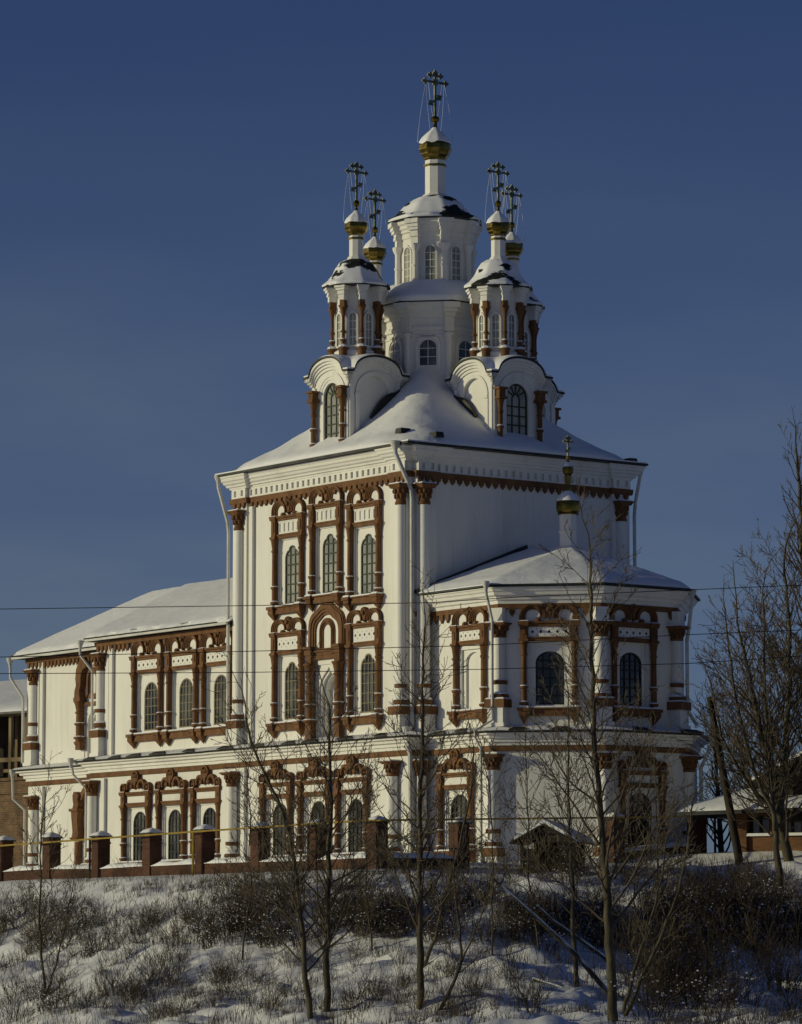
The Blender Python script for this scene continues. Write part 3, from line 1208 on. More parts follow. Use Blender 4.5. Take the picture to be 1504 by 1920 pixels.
sweep(co, TOWER, [(.02, 15.36), (.10, 15.37), (.12, 15.44), (.20, 15.46), (.22, 15.53), (.30, 15.58), (.34, 15.66), (.40, 15.70), (.43, 15.80), (.47, 15.84), (.48, 15.90), (0, 15.92)])
co.build('cornice', M['plaster'], church)

# ---- tower roof: a bell-cast hip heaped with snow
XC, YC = -5.75, 5.42
RX0, RX1, RY0, RY1 = -TW - .45, .74, -.72, TD + .42
HX, HY = (RX1 - RX0) / 2, (RY1 - RY0) / 2
CXR, CYR = (RX0 + RX1) / 2, (RY0 + RY1) / 2


def roof_z(x, y, snow=False):
    dx = abs(x - CXR) / HX
    dy = abs(y - CYR) / HY
    m = (dx ** 7 + dy ** 7) ** (1 / 7.0)
    m = min(1.0, m)
    t = 1 - m
    z = 15.99 + 5.0 * (t ** 1.22)
    if snow:
        e = min(1.0, t / .05)
        z += .06 + .17 * sqrt(e) + .10 * noise.noise((x * .5, y * .5, 3)) * e + .04 * noise.noise((x * 1.6, y * 1.6, 8)) * e
    return z


def height_sheet(mb, x0, x1, y0, y1, nx, ny, fn, zbot):
    vs = []
    for j in range(ny + 1):
        for i in range(nx + 1):
            x = x0 + (x1 - x0) * i / nx
            y = y0 + (y1 - y0) * j / ny
            vs.append((x, y, fn(x, y)))
    fs = []
    w = nx + 1
    for j in range(ny):
        for i in range(nx):
            fs.append((j * w + i, j * w + i + 1, (j + 1) * w + i + 1, (j + 1) * w + i))
    rim = [i for i in range(w)] + [j * w + nx for j in range(1, ny + 1)] + [ny * w + i for i in range(nx - 1, -1, -1)] + [j * w for j in range(ny - 1, 0, -1)]
    o = len(vs)
    for r in rim:
        x, y, z = vs[r]
        zb = zbot(x, y) if callable(zbot) else zbot
        vs.append((x, y, zb))
    m = len(rim)
    for k in range(m):
        k2 = (k + 1) % m
        fs.append((rim[k], o + k, o + k2, rim[k2]))
    if not callable(zbot):
        fs.append(tuple(o + k for k in range(m - 1, -1, -1)))
    mb.add(vs, fs)


mb = MB()
height_sheet(mb, RX0, RX1, RY0, RY1, 30, 30, lambda x, y: roof_z(x, y), 15.915)
troof = mb.build('tower_roof', M['metal'], church)
mb = MB()
height_sheet(mb, RX0 + .03, RX1 - .03, RY0 + .03, RY1 - .03, 90, 84, lambda x, y: roof_z(x, y, True), lambda x, y: roof_z(x, y) + .012)
mb.build('snow', M['snow'], troof, 60)
# roof hatches near the eaves
for (x, y, r) in ((-.95, .25, 0), (.35, .95, pi / 2), (.35, 10.5, pi / 2), (-12.1, .4, 0)):
    z = roof_z(x, y, True)
    mb = MB()
    mb.M = Matrix.Translation((x, y, z)) @ Matrix.Rotation(r, 4, 'Z')
    mb.box(-.20, .20, -.20, .3, -.05, .15, .03)
    mb.build('roof_hatch', M['metal'], troof)

# ---- refectory roofs
ZR = 12.62
YR = 5.42


def slab(mb, pts, t):
    n = len(pts)
    vs = list(pts) + [(p[0], p[1], p[2] - t) for p in pts]
    fs = [tuple(range(n)), tuple(range(2 * n - 1, n - 1, -1))] + [(i, n + i, n + (i + 1) % n, (i + 1) % n) for i in range(n)]
    mb.add(vs, fs)


def snow_sheet(mb, a, b, c, d, nu, nv, lift, amp, seed):
    """bumpy snow on the quad a-b (eave) c-d (ridge, above b and a)"""
    a, b, c, d = map(Vector, (a, b, c, d))
    vs = []
    for j in range(nv + 1):
        for i in range(nu + 1):
            u, v = i / nu, j / nv
            p = (a * (1 - u) + b * u) * (1 - v) + (d * (1 - u) + c * u) * v
            if j == 0:
                rg_ = max(0, noise.noise((p.x * .9 + seed, p.y * .9, 6))) * .9 + max(0, noise.noise((p.x * 3 + seed, p.y * 3, 2))) * .3
                p = p + (d - a) / (d - a).length * min(.45, rg_)
            e = min(1, min(v * nv, 1.5) / 1.5 + .25)
            z = p.z + lift * e + amp * noise.noise((p.x * .45 + seed, p.y * .45, 0)) * e + .25 * amp * noise.noise((p.x * 2 + seed, p.y * 2, 4)) * e
            vs.append((p.x, p.y, z))
    w = nu + 1
    fs = [(j * w + i, j * w + i + 1, (j + 1) * w + i + 1, (j + 1) * w + i) for j in range(nv) for i in range(nu)]
    rim = [i for i in range(w)] + [j * w + nu for j in range(1, nv + 1)] + [nv * w + i for i in range(nu - 1, -1, -1)] + [j * w for j in range(nv - 1, 0, -1)]
    o = len(vs)
    for r in rim:
        i, j = r % w, r // w
        u, v = i / nu, j / nv
        p = (a * (1 - u) + b * u) * (1 - v) + (d * (1 - u) + c * u) * v
        vs.append((p.x, p.y, p.z + .006))
    m = len(rim)
    for k in range(m):
        fs.append((rim[k], o + k, o + (k + 1) % m, rim[(k + 1) % m]))
    mb.add(vs, fs)


EA = (XA - .62, YA - .62, 9.93)
EB = (XB - .5, YB - .48, 10.05)
mb = MB()
A1 = (-11.9, YA - .62, 9.93)
RA0 = (-26.6, YR, ZR)
RA1 = (-11.9, YR, ZR)
slab(mb, [EA, A1, RA1, RA0], .07)
slab(mb, [(XA - .62, 9.6, 9.93), EA, RA0], .07)
slab(mb, [(-11.9, 9.6, 9.93), (XA - .62, 9.6, 9.93), RA0, RA1], .07)
B1 = (-11.95, YB - .48, 10.05)
RB0 = (-24.0, YR, ZR + .06)
RB1 = (-11.95, YR, ZR + .06)
slab(mb, [EB, B1, RB1, RB0], .07)
# eaves boarding and gutters
mb.box(XB - .45, -12.0, YB - .46, YB, 9.95, 9.978)
mb.box(XA - .55, XB, YA - .6, YA, 9.83, 9.858)
rroof = mb.build('refectory_roof', M['metal'], church)
mb = MB()
snow_sheet(mb, EA, A1, RA1, RA0, 90, 26, .13, .05, 0)
snow_sheet(mb, (XA - .62, 9.6, 9.93), EA, (RA0[0], RA0[1] - .01, RA0[2]), (RA0[0], RA0[1] + .01, RA0[2]), 30, 26, .13, .05, 5)
snow_sheet(mb, EB, B1, RB1, RB0, 90, 26, .14, .055, 9)
mb.build('snow', M['snow'], rroof, 60)
mb = MB()
mb.box(XB - .52, -12.0, YB - .60, YB - .485, 9.94, 10.03)
mb.box(XA - .62, XB - .3, YA - .74, YA - .625, 9.80, 9.90)
mb.build('gutter', M['pipe'], rroof)
# ribbed lip of the corrugated sheet showing under the snow
mb = MB()
for k in range(120):
    x = XB - .45 + k * .085
    mb.box(x, x + .045, YB - .515, YB - .46, 10.04, 10.105)
for k in range(80):
    x = XA - .55 + k * .1
    mb.box(x, x + .05, YA - .65, YA - .6, 9.92, 9.975)
mb.build('corrugated_lip', M['metal'], rroof)
# small raised ridge piece above the set back bay
mb = MB()
mb.box(-27.2, -25.2, YR + .4, YR + 1.4, ZR - .3, ZR + .02)
ro = mb.build('roof_ventilator', M['metal'], church)
mb = MB()
mb.box(-27.3, -25.1, YR + .3, YR + 1.5, ZR + .022, ZR + .14, .08)
mb.build('snow', M['snow'], ro)
# friezes under the eaves
mb = MB()
sweep(mb, [(XB, YB - .13), (-12.0, YB - .13), (-12.0, 6), (XB, 6)], [(.0, 9.72), (.06, 9.72), (.08, 9.91), (0, 9.915)])
teeth(mb, (XB - .0, YB - .13), (XB + .95, YB - .13), 9.42, 9.73, .31, .07)
teeth(mb, (XB + .95, YB - .08), (-19.95, YB - .08), 9.42, 9.73, .31, .07)
for (xa_, xb_) in ((-17.42, -17.14), (-14.76, -14.48)):
    teeth(mb, (xa_, YB - .08), (xb_, YB - .08), 9.42, 9.73, .28, .05)
sweep(mb, [(XA, YA - .13), (XB, YA - .13), (XB, 6), (XA, 6)], [(.0, 9.62), (.06, 9.62), (.08, 9.81), (0, 9.815)])
teeth(mb, (XA, YA - .13), (XA + 1.0, YA - .13), 9.34, 9.63, .31, .07)
teeth(mb, (XA + 1.0, YA - .08), (XB, YA - .08), 9.34, 9.63, .31, .07)
mb.build('toothed_frieze', M['brown'], church)

# ---- apse cornice and roof
mb = MB()
sweep(mb, APSE, [(.01, 9.42), (.09, 9.43), (.11, 9.60), (.0, 9.605)])
for i in (0, 1, 2):
    p, q = APSE[i], APSE[i + 1]
    d_ = Vector((q[0] - p[0], q[1] - p[1]))
    f0, f1 = ((.33, .86), (.17, .81), (.10, .86))[i]
    L_ = d_.length
    teeth(mb, p, tuple(Vector(p) + d_ * f0), 9.12, 9.43, .34, .09)
    teeth(mb, tuple(Vector(p) + d_ * f1), q, 9.12, 9.43, .34, .09)
teeth(mb, (0, .1), (0, .75), 9.0, 9.5, .34, .09)
mb.box(-.02, .12, .05, .8, 9.42, 9.6)
mb.build('toothed_frieze', M['brown'], church)
mb = MB()
sweep(mb, APSE, [(.02, 9.605), (.10, 9.61), (.12, 9.72), (.20, 9.76), (.24, 9.86), (.36, 9.92), (.40, 10.02), (.46, 10.06), (.50, 10.14), (.54, 10.16), (.54, 10.20), (0, 10.21)])
mb.build('cornice', M['plaster'], church)
ev = offset(APSE, .64)
ev[0] = (.0, AA - .64)
ev[5] = (.0, 9.71 + .64)
ridge = [(0.0, YC, 12.12), (2.72, YC, 12.02)]


def apse_roof(mb, zoff, t, eshrink=0.0):
    e = [(x, y, 10.215 + zoff) for x, y in ev]
    r0, r1 = [(p[0], p[1], p[2] + zoff) for p in ridge]
    slab(mb, [e[0], e[1], r1, r0], t)
    slab(mb, [e[1], e[2], r1], t)
    slab(mb, [e[2], e[3], r1], t)
    slab(mb, [e[3], e[4], r1], t)
    slab(mb, [e[4], e[5], r0, r1], t)


mb = MB()
apse_roof(mb, .07, .07)
aroof = mb.build('apse_roof', M['metal'], church)
mb = MB()
# snow heaped on the apse roof: radial sheet
NR, NS = 22, 90


def eave_pt(s):
    """point along the eave line, s in 0..1"""
    segs = [(ev[i], ev[i + 1]) for i in range(5)]
    Ls = [hypot(b[0] - a[0], b[1] - a[1]) for a, b in segs]
    T = sum(Ls) * s
    for (a, b), L in zip(segs, Ls):
        if T <= L + 1e-6:
            k = T / L
            return (a[0] + (b[0] - a[0]) * k, a[1] + (b[1] - a[1]) * k)
        T -= L
    return ev[5]


vs = []
for j in range(NR + 1):
    v = j / NR
    for i in range(NS + 1):
        x, y = eave_pt(i / NS)
        rx = min(x, 2.72) if x < 2.72 else 2.72
        rz = 12.12 - .1 * rx / 2.72
        px_, py_, pz_ = x + (rx - x) * v, y + (YC - y) * v, 10.29 + (rz + .0 - 10.22) * v
        e = min(1, v * NR / 2)
        px_ = px_ if v else px_ * .99
        pz_ += .03 + .13 * e + .05 * noise.noise((px_ * .6, py_ * .6, 1)) * e + .02 * noise.noise((px_ * 2.2, py_ * 2.2, 1)) * e
        vs.append((px_, py_, pz_))
w = NS + 1
fs = [(j * w + i, j * w + i + 1, (j + 1) * w + i + 1, (j + 1) * w + i) for j in range(NR) for i in range(NS)]
o = len(vs)
for i in range(NS + 1):
    x, y = eave_pt(i / NS)
    vs.append((x * .99, y, 10.287))
fs += [(i, o + i, o + i + 1, i + 1) for i in range(NS)]
mb.add(vs, fs)
mb.build('snow', M['snow'], aroof, 50)
# flashing along the tower wall
mb = MB()
mb.add([(.02, .10, 10.28), (.02, YC, 12.30), (.02, YC, 12.46), (.02, .10, 10.44), (.22, .10, 10.28), (.22, YC, 12.30), (.22, YC, 12.46), (.22, .10, 10.44)],
       [(4, 5, 6, 7), (3, 2, 1, 0), (7, 6, 2, 3), (4, 7, 3, 0), (5, 1, 2, 6), (4, 0, 1, 5)])
mb.build('flashing', M['metal'], aroof)


# ================================================================== CUPOLAS
P8 = pi / 8


def cross_mesh(h, arm):
    """eight-ended cross with trefoil tips; bars along local y"""
    m = MB()
    t = .035 * (h / 1.75) + .01
    d = .03
    zb = h * .74
    m.box(-d, d, -t, t, 0, h * .94)

    def bar(z, a, tilt=0.0):
        old = m.M
        m.M = (old or Matrix()) @ Matrix.Translation((0, 0, z)) @ Matrix.Rotation(tilt, 4, 'X')
        m.box(-d * .9, d * .9, -a, a, -t * .95, t * .95)
        r = .085 * h / 1.75
        for s in (-1, 1):
            for (yy, zz, rr) in ((a, 0, r * .8), (a - r * .5, r * .8, r * .6), (a - r * .5, -r * .8, r * .6), (a + r * .7, 0, r * .5)):
                m.box(-d * 1.1, d * 1.1, s * yy - rr * .8, s * yy + rr * .8, zz - rr * .8, zz + rr * .8)
        m.M = old
    bar(zb, arm)
    bar(h * .88, arm * .52)
    bar(h * .36, arm * .50, radians(33))
    m.box(-d * 1.15, d * 1.15, -t * 2.4, t * 2.4, zb - t * 2.4, zb + t * 2.4)
    r = .085 * h / 1.75
    for (yy, zz, rr) in ((0, h * .95, r * .8), (r * .8, h * .93, r * .6), (-r * .8, h * .93, r * .6), (0, h * .985, r * .5)):
        m.box(-d * 1.1, d * 1.1, yy - rr * .8, yy + rr * .8, zz - rr * .8, zz + rr * .8)
    return m.mesh('cross', M['cross'])


def chains_mesh(zc, arm, zb, rb):
    """thin guy chains from the cross arms down to the onion"""
    m = MB()
    for s in (-1, 1):
        for sx in (-1, 1):
            p0 = Vector((0, s * arm * .8, zc))
            p1 = Vector((sx * rb * .75, s * rb * .85, zb))
            n = 9
            pts = []
            for i in range(n + 1):
                k = i / n
                p = p0.lerp(p1, k)
                p.y += s * .05 * sin(pi * k)
                pts.append(p)
            m.tube(pts, .005, 4)
        p0 = Vector((0, s * arm * .62, zc - .04))
        p1 = Vector((0, s * .05, zb + (zc - zb) * .28))
        m.tube([p0, p0.lerp(p1, .5) + Vector((0, s * .02, 0)), p1], .009, 4)
    return m.mesh('guy_chain', M['steel'])


def onion(par, z0, r, ring_z, ring_r, top, cross_h, arm, rot=0.0):
    """gilded eight-sided onion with snow on its shoulders, ball, cross and chains; par at the axis"""
    H = top - z0
    prof = [(r * .66, z0), (r * .70, z0 + H * .04), (r * .70, z0 + H * .06), (r * .88, z0 + H * .13), (r * .90, z0 + H * .16), (r * .90, z0 + H * .18), (r * .99, z0 + H * .25), (r * 1.02, z0 + H * .27), (r * 1.02, z0 + H * .31), (r * .98, z0 + H * .33), (r * .97, z0 + H * .40), (r * .93, z0 + H * .46), (r * .74, z0 + H * .58), (r * .46, z0 + H * .70), (r * .24, z0 + H * .80), (r * .14, z0 + H * .90), (r * .12, z0 + H)]
    g = MB()
    g.lathe(prof, n=8, ph=P8)
    g.lathe([(.0, top - .03), (.1 * (r / .47), top + .03), (.13 * (r / .47), top + .13), (.1 * (r / .47), top + .23), (.03, top + .28)], n=12)
    g.lathe([(ring_r, ring_z - .05), (ring_r * 1.12, ring_z - .04), (ring_r * 1.12, ring_z + .03), (ring_r, ring_z + .04)], n=8, ph=P8)
    o = g.build('onion_dome', M['gold'], par, 20)
    s = MB()
    sp = [(r * 1.0, z0 + H * .43), (r * 1.0, z0 + H * .47), (r * .84, z0 + H * .59), (r * .55, z0 + H * .71), (r * .30, z0 + H * .80), (r * .15, z0 + H * .88)]
    n = 40
    vs = []
    for j, (rr, z) in enumerate(sp):
        for k in range(n):
            a = P8 + 2 * pi * k / n
            f = cos(pi / 8) / cos(((a - P8) % (pi / 4)) - pi / 8)
            w = noise.noise((cos(a) * 2.3 + z0, sin(a) * 2.3, par.location.x)) * .06 * r / .47 if j < 2 else 0
            vs.append((rr * f * cos(a), rr * f * sin(a), z + w))
    fs = [(j * n + k, j * n + (k + 1) % n, (j + 1) * n + (k + 1) % n, (j + 1) * n + k) for j in range(len(sp) - 1) for k in range(n)]
    s.add(vs, fs)
    s.build('dome_snow', M['snow'], par, 50)
    put('cross', cross_mesh(cross_h, arm), par, (0, 0, top + .22), rot)
    put('guy_chains', chains_mesh(top + .22 + cross_h * .74, arm, z0 + H * .5, r * .95), par, None, rot)


def bell(par, prof, name, lift, patch=True):
    """eight-sided bell roof with a snow cover"""
    m = MB()
    m.lathe(prof, n=8, ph=P8)
    m.build(name, M['metal'], par, 20)
    s = MB()
    n = 64
    dense = []
    for i in range(len(prof) - 1):
        for k in range(4):
            t = k / 4
            dense.append((prof[i][0] + (prof[i + 1][0] - prof[i][0]) * t, prof[i][1] + (prof[i + 1][1] - prof[i][1]) * t))
    dense.append(prof[-1])
    dense = [q for q in dense if q[1] >= prof[1][1] - 1e-6]
    vs = []
    for j, (rr, z) in enumerate(dense):
        for k in range(n):
            a = P8 + 2 * pi * k / n
            f = cos(pi / 8) / cos(((a - P8) % (pi / 4)) - pi / 8)
            f = f * .8 + .2 * .96
            e = 1 if j else .15
            w = lift * e * (1 + .5 * noise.noise((rr * cos(a) * 2 + z, rr * sin(a) * 2, par.location.x + z)))
            vs.append((rr * f * cos(a) + w * .4 * cos(a), rr * f * sin(a) + w * .4 * sin(a), z + w))
    fs = [(j * n + k, j * n + (k + 1) % n, (j + 1) * n + (k + 1) % n, (j + 1) * n + k) for j in range(len(dense) - 1) for k in range(n)]
    o = len(vs)
    for k in range(n):
        a = P8 + 2 * pi * k / n
        f = cos(pi / 8) / cos(((a - P8) % (pi / 4)) - pi / 8)
        vs.append((dense[0][0] * f * cos(a), dense[0][0] * f * sin(a), dense[0][1] + .004))
    fs += [(o + k, o + (k + 1) % n, (k + 1) % n, k) for k in range(n)]
    s.add(vs, fs)
    s.build('roof_snow', M['patchy'] if patch else M['snow'], par, 60)


def lantern(par, z0, z1, r):
    m = MB()
    m.lathe([(r * 1.35, z0 - .03), (r * 1.35, z0 + .05), (r * 1.2, z0 + .14), (r, z0 + .20), (r, z1)], n=8, ph=P8)
    m.build('lantern', M['plaster'], par, 20)


def drum_window_mesh(w, h, proud=.06):
    """tall arched window with a raised white surround, origin at its foot on the wall plane"""
    out = arch(w, 0, h, 'round')
    big = arch(w + .17, -.07, h + .12, 'ogee')
    m = MB()
    m.panel(big, [out], -proud)
    m.strip(big, -proud, 0)
    m.strip(out, -proud, .0)
    m.cur = 1
    m.panel(out, [], -.012)
    m.cur = 0
    m.box(-.012, .012, -.03, -.011, .02, h - .03)
    n = max(3, int(h / .28))
    for k in range(1, n):
        hw = width_at(out, h * k / n) - .01
        m.box(-hw, hw, -.031, -.0112, h * k / n - .012, h * k / n + .012)
    return m


CX_AX = (XC, YC)


def pav_p(u):
    """roof line of one side of the square pavilion"""
    a = abs(u)
    if a > 1.12:
        return 19.40 - .05 * (a - 1.12)
    return 19.40 + .66 * sqrt(max(0, 1 - (a / 1.12) ** 2)) ** .9


PW = 1.2
pav = {}


def pav_meshes():
    us = [-1.5 + 3.0 * k / 60 for k in range(61)]
    for front in (True, False):
        w = MB()
        uu = [-PW + 2 * PW * k / 40 for k in range(41)]
        topl = [(u, pav_p(u) - .06) for u in reversed(uu)]
        outer = [(-PW, 15.2), (PW, 15.2)] + topl
        if front:
            hole = arch(1.08, 16.70, 19.06, 'round', 14)
            w.panel(outer, [hole], -PW)
            w.strip(hole, -PW, -PW + .2)
            # archivolt over the window
            A = arcpts(0, 18.5, .98, 0, pi, 20)
            B = arcpts(0, 18.5, .80, 0, pi, 20)
            C = arcpts(0, 18.5, .68, 0, pi, 20)
            w.band(A, B, -PW - .05, -PW + .01)
            w.band(B, C, -PW - .025, -PW + .01)
        else:
            hole = [(-.74, 15.3), (.74, 15.3), (.74, 18.55)] + arcpts(0, 18.55, .74, 0, pi, 20)[1:-1] + [(-.74, 18.55)]
            w.panel(outer, [hole], -PW)
            w.strip(hole, -PW, -PW + .10)
            w.panel(hole, [], -PW + .10)
            A = arcpts(0, 18.55, .90, 0, pi, 20)
            B = arcpts(0, 18.55, .745, 0, pi, 20)
            w.band(A, B, -PW - .05, -PW + .01)
            for s in (-1, 1):
                w.box(s * .82 - .09, s * .82 + .09, -PW - .05, -PW + .01, 15.3, 18.42)
                w.box(s * .82 - .13, s * .82 + .13, -PW - .1, -PW + .01, 18.42, 18.56)
        # corner strips and stepped cornice that follows the arched roof line
        for s in (-1, 1):
            w.box(s * (PW - .09) - .09, s * (PW - .09) + .09, -PW - .07, -PW + .01, 15.2, 18.95)
        for (a0, a1, d) in ((.0, .12, .27), (.12, .22, .19), (.22, .33, .12), (.33, .45, .06)):
            lim = PW + d
            ul = [-lim + 2 * lim * k / 48 for k in range(49)]
            sc = 1 - a0 * .35
            w.band([(u, pav_p(u) - .05 - a1) for u in ul], [(u, pav_p(u) - .05 - a0 - (.0 if a0 else .004)) for u in ul], -PW - d, -PW + .01)
        pav[front] = w


pav_meshes()


def cupola(cx, cy, rot, dz, blind_front=False):
    c = empty('cupola', (cx, cy, dz), rot, church)
    b = MB()
    for k in range(4):
        b.M = Matrix.Rotation(k * pi / 2, 4, 'Z')
        src = pav[k == 0]
        b.add(src.v, src.f)
    b.M = None
    b.build('pavilion', M['plaster'], c)
    # arched window with radiating bars
    wm = window_meshes('pavw', 1.08, 16.70, 19.06, 'round', 3, 5, 0, 0, 0, True, depth=.08, pale=True, fan=True)
    o = put('window', wm[0], c, (0, -PW, 0))
    put('pane', wm[1], o)
    cm, cs = col_mesh(1.85, .098)
    for s in (-1, 1):
        k = MB()
        k.box(-.2, .2, -.2, .25, -.12, 0)
        k.box(-.2, .2, -.2, .25, -.34, -.12, 0, .12)
        k.box(-.20, .20, -.2, .25, 1.85, 1.95)
        k.box(-.15, .15, -.15, .25, 1.95, 2.22, 0, 0)
        k.box(-.22, .22, -.22, .25, 2.22, 2.31)
        q = put('column', cm, c, (s * .98, -PW - .17, 16.50))
        k.build('column_block', M['brown'], c, None, (s * .98, -PW - .17, 16.50))
        put('column_snow', cs, c, (s * .98, -PW - .17, 16.50))
    # cross-arched roof and its snow
    n = 44
    mb = MB()
    height_sheet(mb, -1.52, 1.52, -1.52, 1.52, n, n, lambda x, y: max(pav_p(x), pav_p(y)) + .03, lambda x, y: max(pav_p(x), pav_p(y)) - .05)
    mb.build('pavilion_roof', M['metal'], c)
    mb = MB()
    def sz(x, y):
        a, bb = pav_p(x), pav_p(y)
        k = 9.0
        z = math.log(math.exp(k * (a - 19)) + math.exp(k * (bb - 19))) / k + 19
        z = .5 * z + .5 * max(a, bb)
        e = min(1, (1.5 - max(abs(x), abs(y))) / .25)
        return z + .05 + .07 * max(e, .0) + .03 * noise.noise((x * 1.5 + cx, y * 1.5, 2))
    height_sheet(mb, -1.49, 1.49, -1.49, 1.49, n, n, sz, lambda x, y: max(pav_p(x), pav_p(y)) + .035)
    mb.build('snow', M['snow'], c, 50)
    # eight-sided drum
    d = MB()
    d.lathe([(.86, 19.4), (.86, 22.94)], n=8, ph=P8)
    d.lathe([(1.0, 19.4), (1.0, 20.32), (.93, 20.38)], n=8, ph=P8)
    d.build('drum', M['plaster'], c, 20)
    dw = drum_window_mesh(.27, 1.28).mesh('drum_window', [M['plaster'], M['pane']])
    ap = .86 * cos(P8)
    dc = MB()
    r = .085
    dc.lathe([(r * 2.0, 0), (r * 2.1, .22), (r * 2.4, .24), (r * 2.4, .33), (r * 1.5, .36), (r * 1.2, .40)], n=10)
    dc.lathe([(r * 1.1, .38), (r * 1.0, .55), (r * 1.4, .58), (r * 1.4, .64), (r * .82, .68), (r * .80, .9), (r * 1.2, .93), (r * 1.2, .99), (r * .78, 1.02), (r * .74, 1.50), (r * 1.1, 1.72), (r * 1.7, 1.86), (r * 1.8, 1.92)], n=10)
    dc.box(-.14, .14, -.14, .12, 1.92, 2.0)
    dc.box(-.105, .105, -.105, .12, 2.0, 2.2)
    dcm = dc.mesh('drum_column', M['brown'], 40)
    cap = MB()
    for (w, z0, z1) in ((.125, 2.2, 2.42), (.16, 2.42, 2.50), (.15, 2.50, 2.58), (.20, 2.58, 2.68), (.24, 2.68, 2.76)):
        cap.box(-w, w, -w * 1.25, .25, z0, z1)
    cpm = cap.mesh('entablature_block', M['plaster'])
    sn = MB()
    sn.lathe([(r * 2.35, .333), (r * 2.2, .40), (r * 1.3, .45)], n=8)
    sn.lathe([(r * 1.55, .643), (r * 1.2, .69)], n=8)
    snm = sn.mesh('column_snow', M['snow'], 40)
    for k in range(8):
        a = P8 + k * pi / 4
        put('drum_column', dcm, c, (.97 * cos(a), .97 * sin(a), 20.13), a + pi / 2)
        put('entablature_block', cpm, c, (.97 * cos(a), .97 * sin(a), 20.13), a + pi / 2)
        put('column_snow', snm, c, (.97 * cos(a), .97 * sin(a), 20.13), a + pi / 2)
        a = k * pi / 4
        put('drum_window', dw, c, (ap * cos(a), ap * sin(a), 20.55), a + pi / 2)
    bell(c, [(1.30, 22.89), (1.40, 22.93), (1.36, 22.98), (1.14, 23.14), (.95, 23.38), (.84, 23.62), (.66, 23.86), (.44, 24.0), (.3, 24.04)], 'drum_roof', .07)
    lantern(c, 24.03, 25.05, .29)
    onion(c, 25.05, .485, 24.93, .30, 26.22, 1.60, .47, -rot)
    return c


DX, DY = 4.15, 3.9
cupola(XC, YC - DY, 0, 0)
cupola(XC + DX, YC, pi / 2, -.22)
cupola(XC, YC + DY, pi, 0)
cupola(XC - DX, YC, -pi / 2, 0)

# dark bare roof strips where the snow has slid away beside the pavilions
mb = MB()


def bare_strip(p, q, wdt, up):
    n = 8
    A, B = [], []
    for k in range(n + 1):
        t = k / n
        x, y = p[0] + (q[0] - p[0]) * t, p[1] + (q[1] - p[1]) * t
        z = roof_z(x, y, True) + up
        ww = wdt * (.35 + .65 * sin(pi * min(1, t * 1.1)))
        A.append((x, y, z))
        B.append((x, y, z + ww))
    return A, B


def wall_strip(mb, p, q, wdt, out):
    A, B = bare_strip(p, q, wdt, -.05)
    n = len(A)
    vs = A + B + [(a[0] + out[0], a[1] + out[1], a[2]) for a in A] + [(a[0] + out[0], a[1] + out[1], a[2]) for a in B]
    fs = []
    for i in range(n - 1):
        fs += [(2 * n + i, 2 * n + i + 1, 3 * n + i + 1, 3 * n + i), (n + i, 3 * n + i, 3 * n + i + 1, n + i + 1), (2 * n + i, i, i + 1, 2 * n + i + 1)]
    fs += [(2 * n, 3 * n, n, 0), (n - 1, 2 * n - 1, 4 * n - 1, 3 * n - 1)]
    mb.add(vs, fs)


xs = XC + PW
wall_strip(mb, (xs, YC - DY - PW + 1.0), (xs, YC - DY + PW - .05), .42, (.14, 0))
ys = YC - PW
wall_strip(mb, (XC + DX + PW - 1.0, ys), (XC + DX - PW + .05, ys), .36, (0, -.14))
mb.build('flashing', M['metal'], troof)

# ---- the tall middle tower on the roof
c = empty('central_cupola', (XC, YC, 0), 0, church)
R1 = 2.15
d = MB()
d.lathe([(R1, 18.0), (R1, 21.3), (R1 + .07, 21.33), (R1 + .07, 21.45), (R1 + .0, 21.5)], n=8, ph=P8, cap=False)
d.lathe([(R1, 21.5), (R1 + .02, 21.8), (R1 + .12, 21.85), (R1 + .14, 21.95), (R1 + .28, 22.05), (R1 + .30, 22.15), (R1 + .46, 22.3), (R1 + .48, 22.40)], n=8, ph=P8)
ap = R1 * cos(P8)
for k in range(8):
    a = P8 + k * pi / 4
    d.M = Matrix.Translation((R1 * cos(a), R1 * sin(a), 0)) @ Matrix.Rotation(a + pi / 2, 4, 'Z')
    d.lathe([(.14, 18.0), (.14, 21.05), (.2, 21.1), (.2, 21.2), (.12, 21.25)], 0, -.03, 10)
    d.box(-.19, .19, -.14, .2, 21.25, 21.85)
    d.box(-.22, .22, -.26, .2, 21.85, 22.0)
    d.box(-.27, .27, -.40, .2, 22.0, 22.15)
    d.box(-.33, .33, -.56, .2, 22.15, 22.37)
    a = k * pi / 4
    d.M = Matrix.Translation((ap * cos(a), ap * sin(a), 0)) @ Matrix.Rotation(a + pi / 2, 4, 'Z')
    # blind arcade
    for j in range(4):
        x = -.45 + .30 * j
        d.prism([(x - .13, 21.52), (x - .07, 21.36), (x, 21.30), (x + .07, 21.36), (x + .13, 21.52)], -.05, .01)
    d.box(-.62, .62, -.05, .01, 21.06, 21.13)
    d.band([(-.50, 19.7), (-.50, 20.7)] + arcpts(0, 20.7, .50, pi, 0, 12) + [(.50, 19.7)], [(-.38, 19.7), (-.38, 20.66)] + arcpts(0, 20.66, .38, pi, 0, 12) + [(.38, 19.7)], -.05, .01)
    d.M = None
d.build('lower_drum', M['plaster'], c, 20)
lw = drum_window_mesh(.66, 1.02, .02)
lwm = lw.mesh('drum_window', [M['plaster'], M['panedark']])
for k in range(8):
    a = k * pi / 4
    put('drum_window', lwm, c, (ap * cos(a), ap * sin(a), 19.92), a + pi / 2)
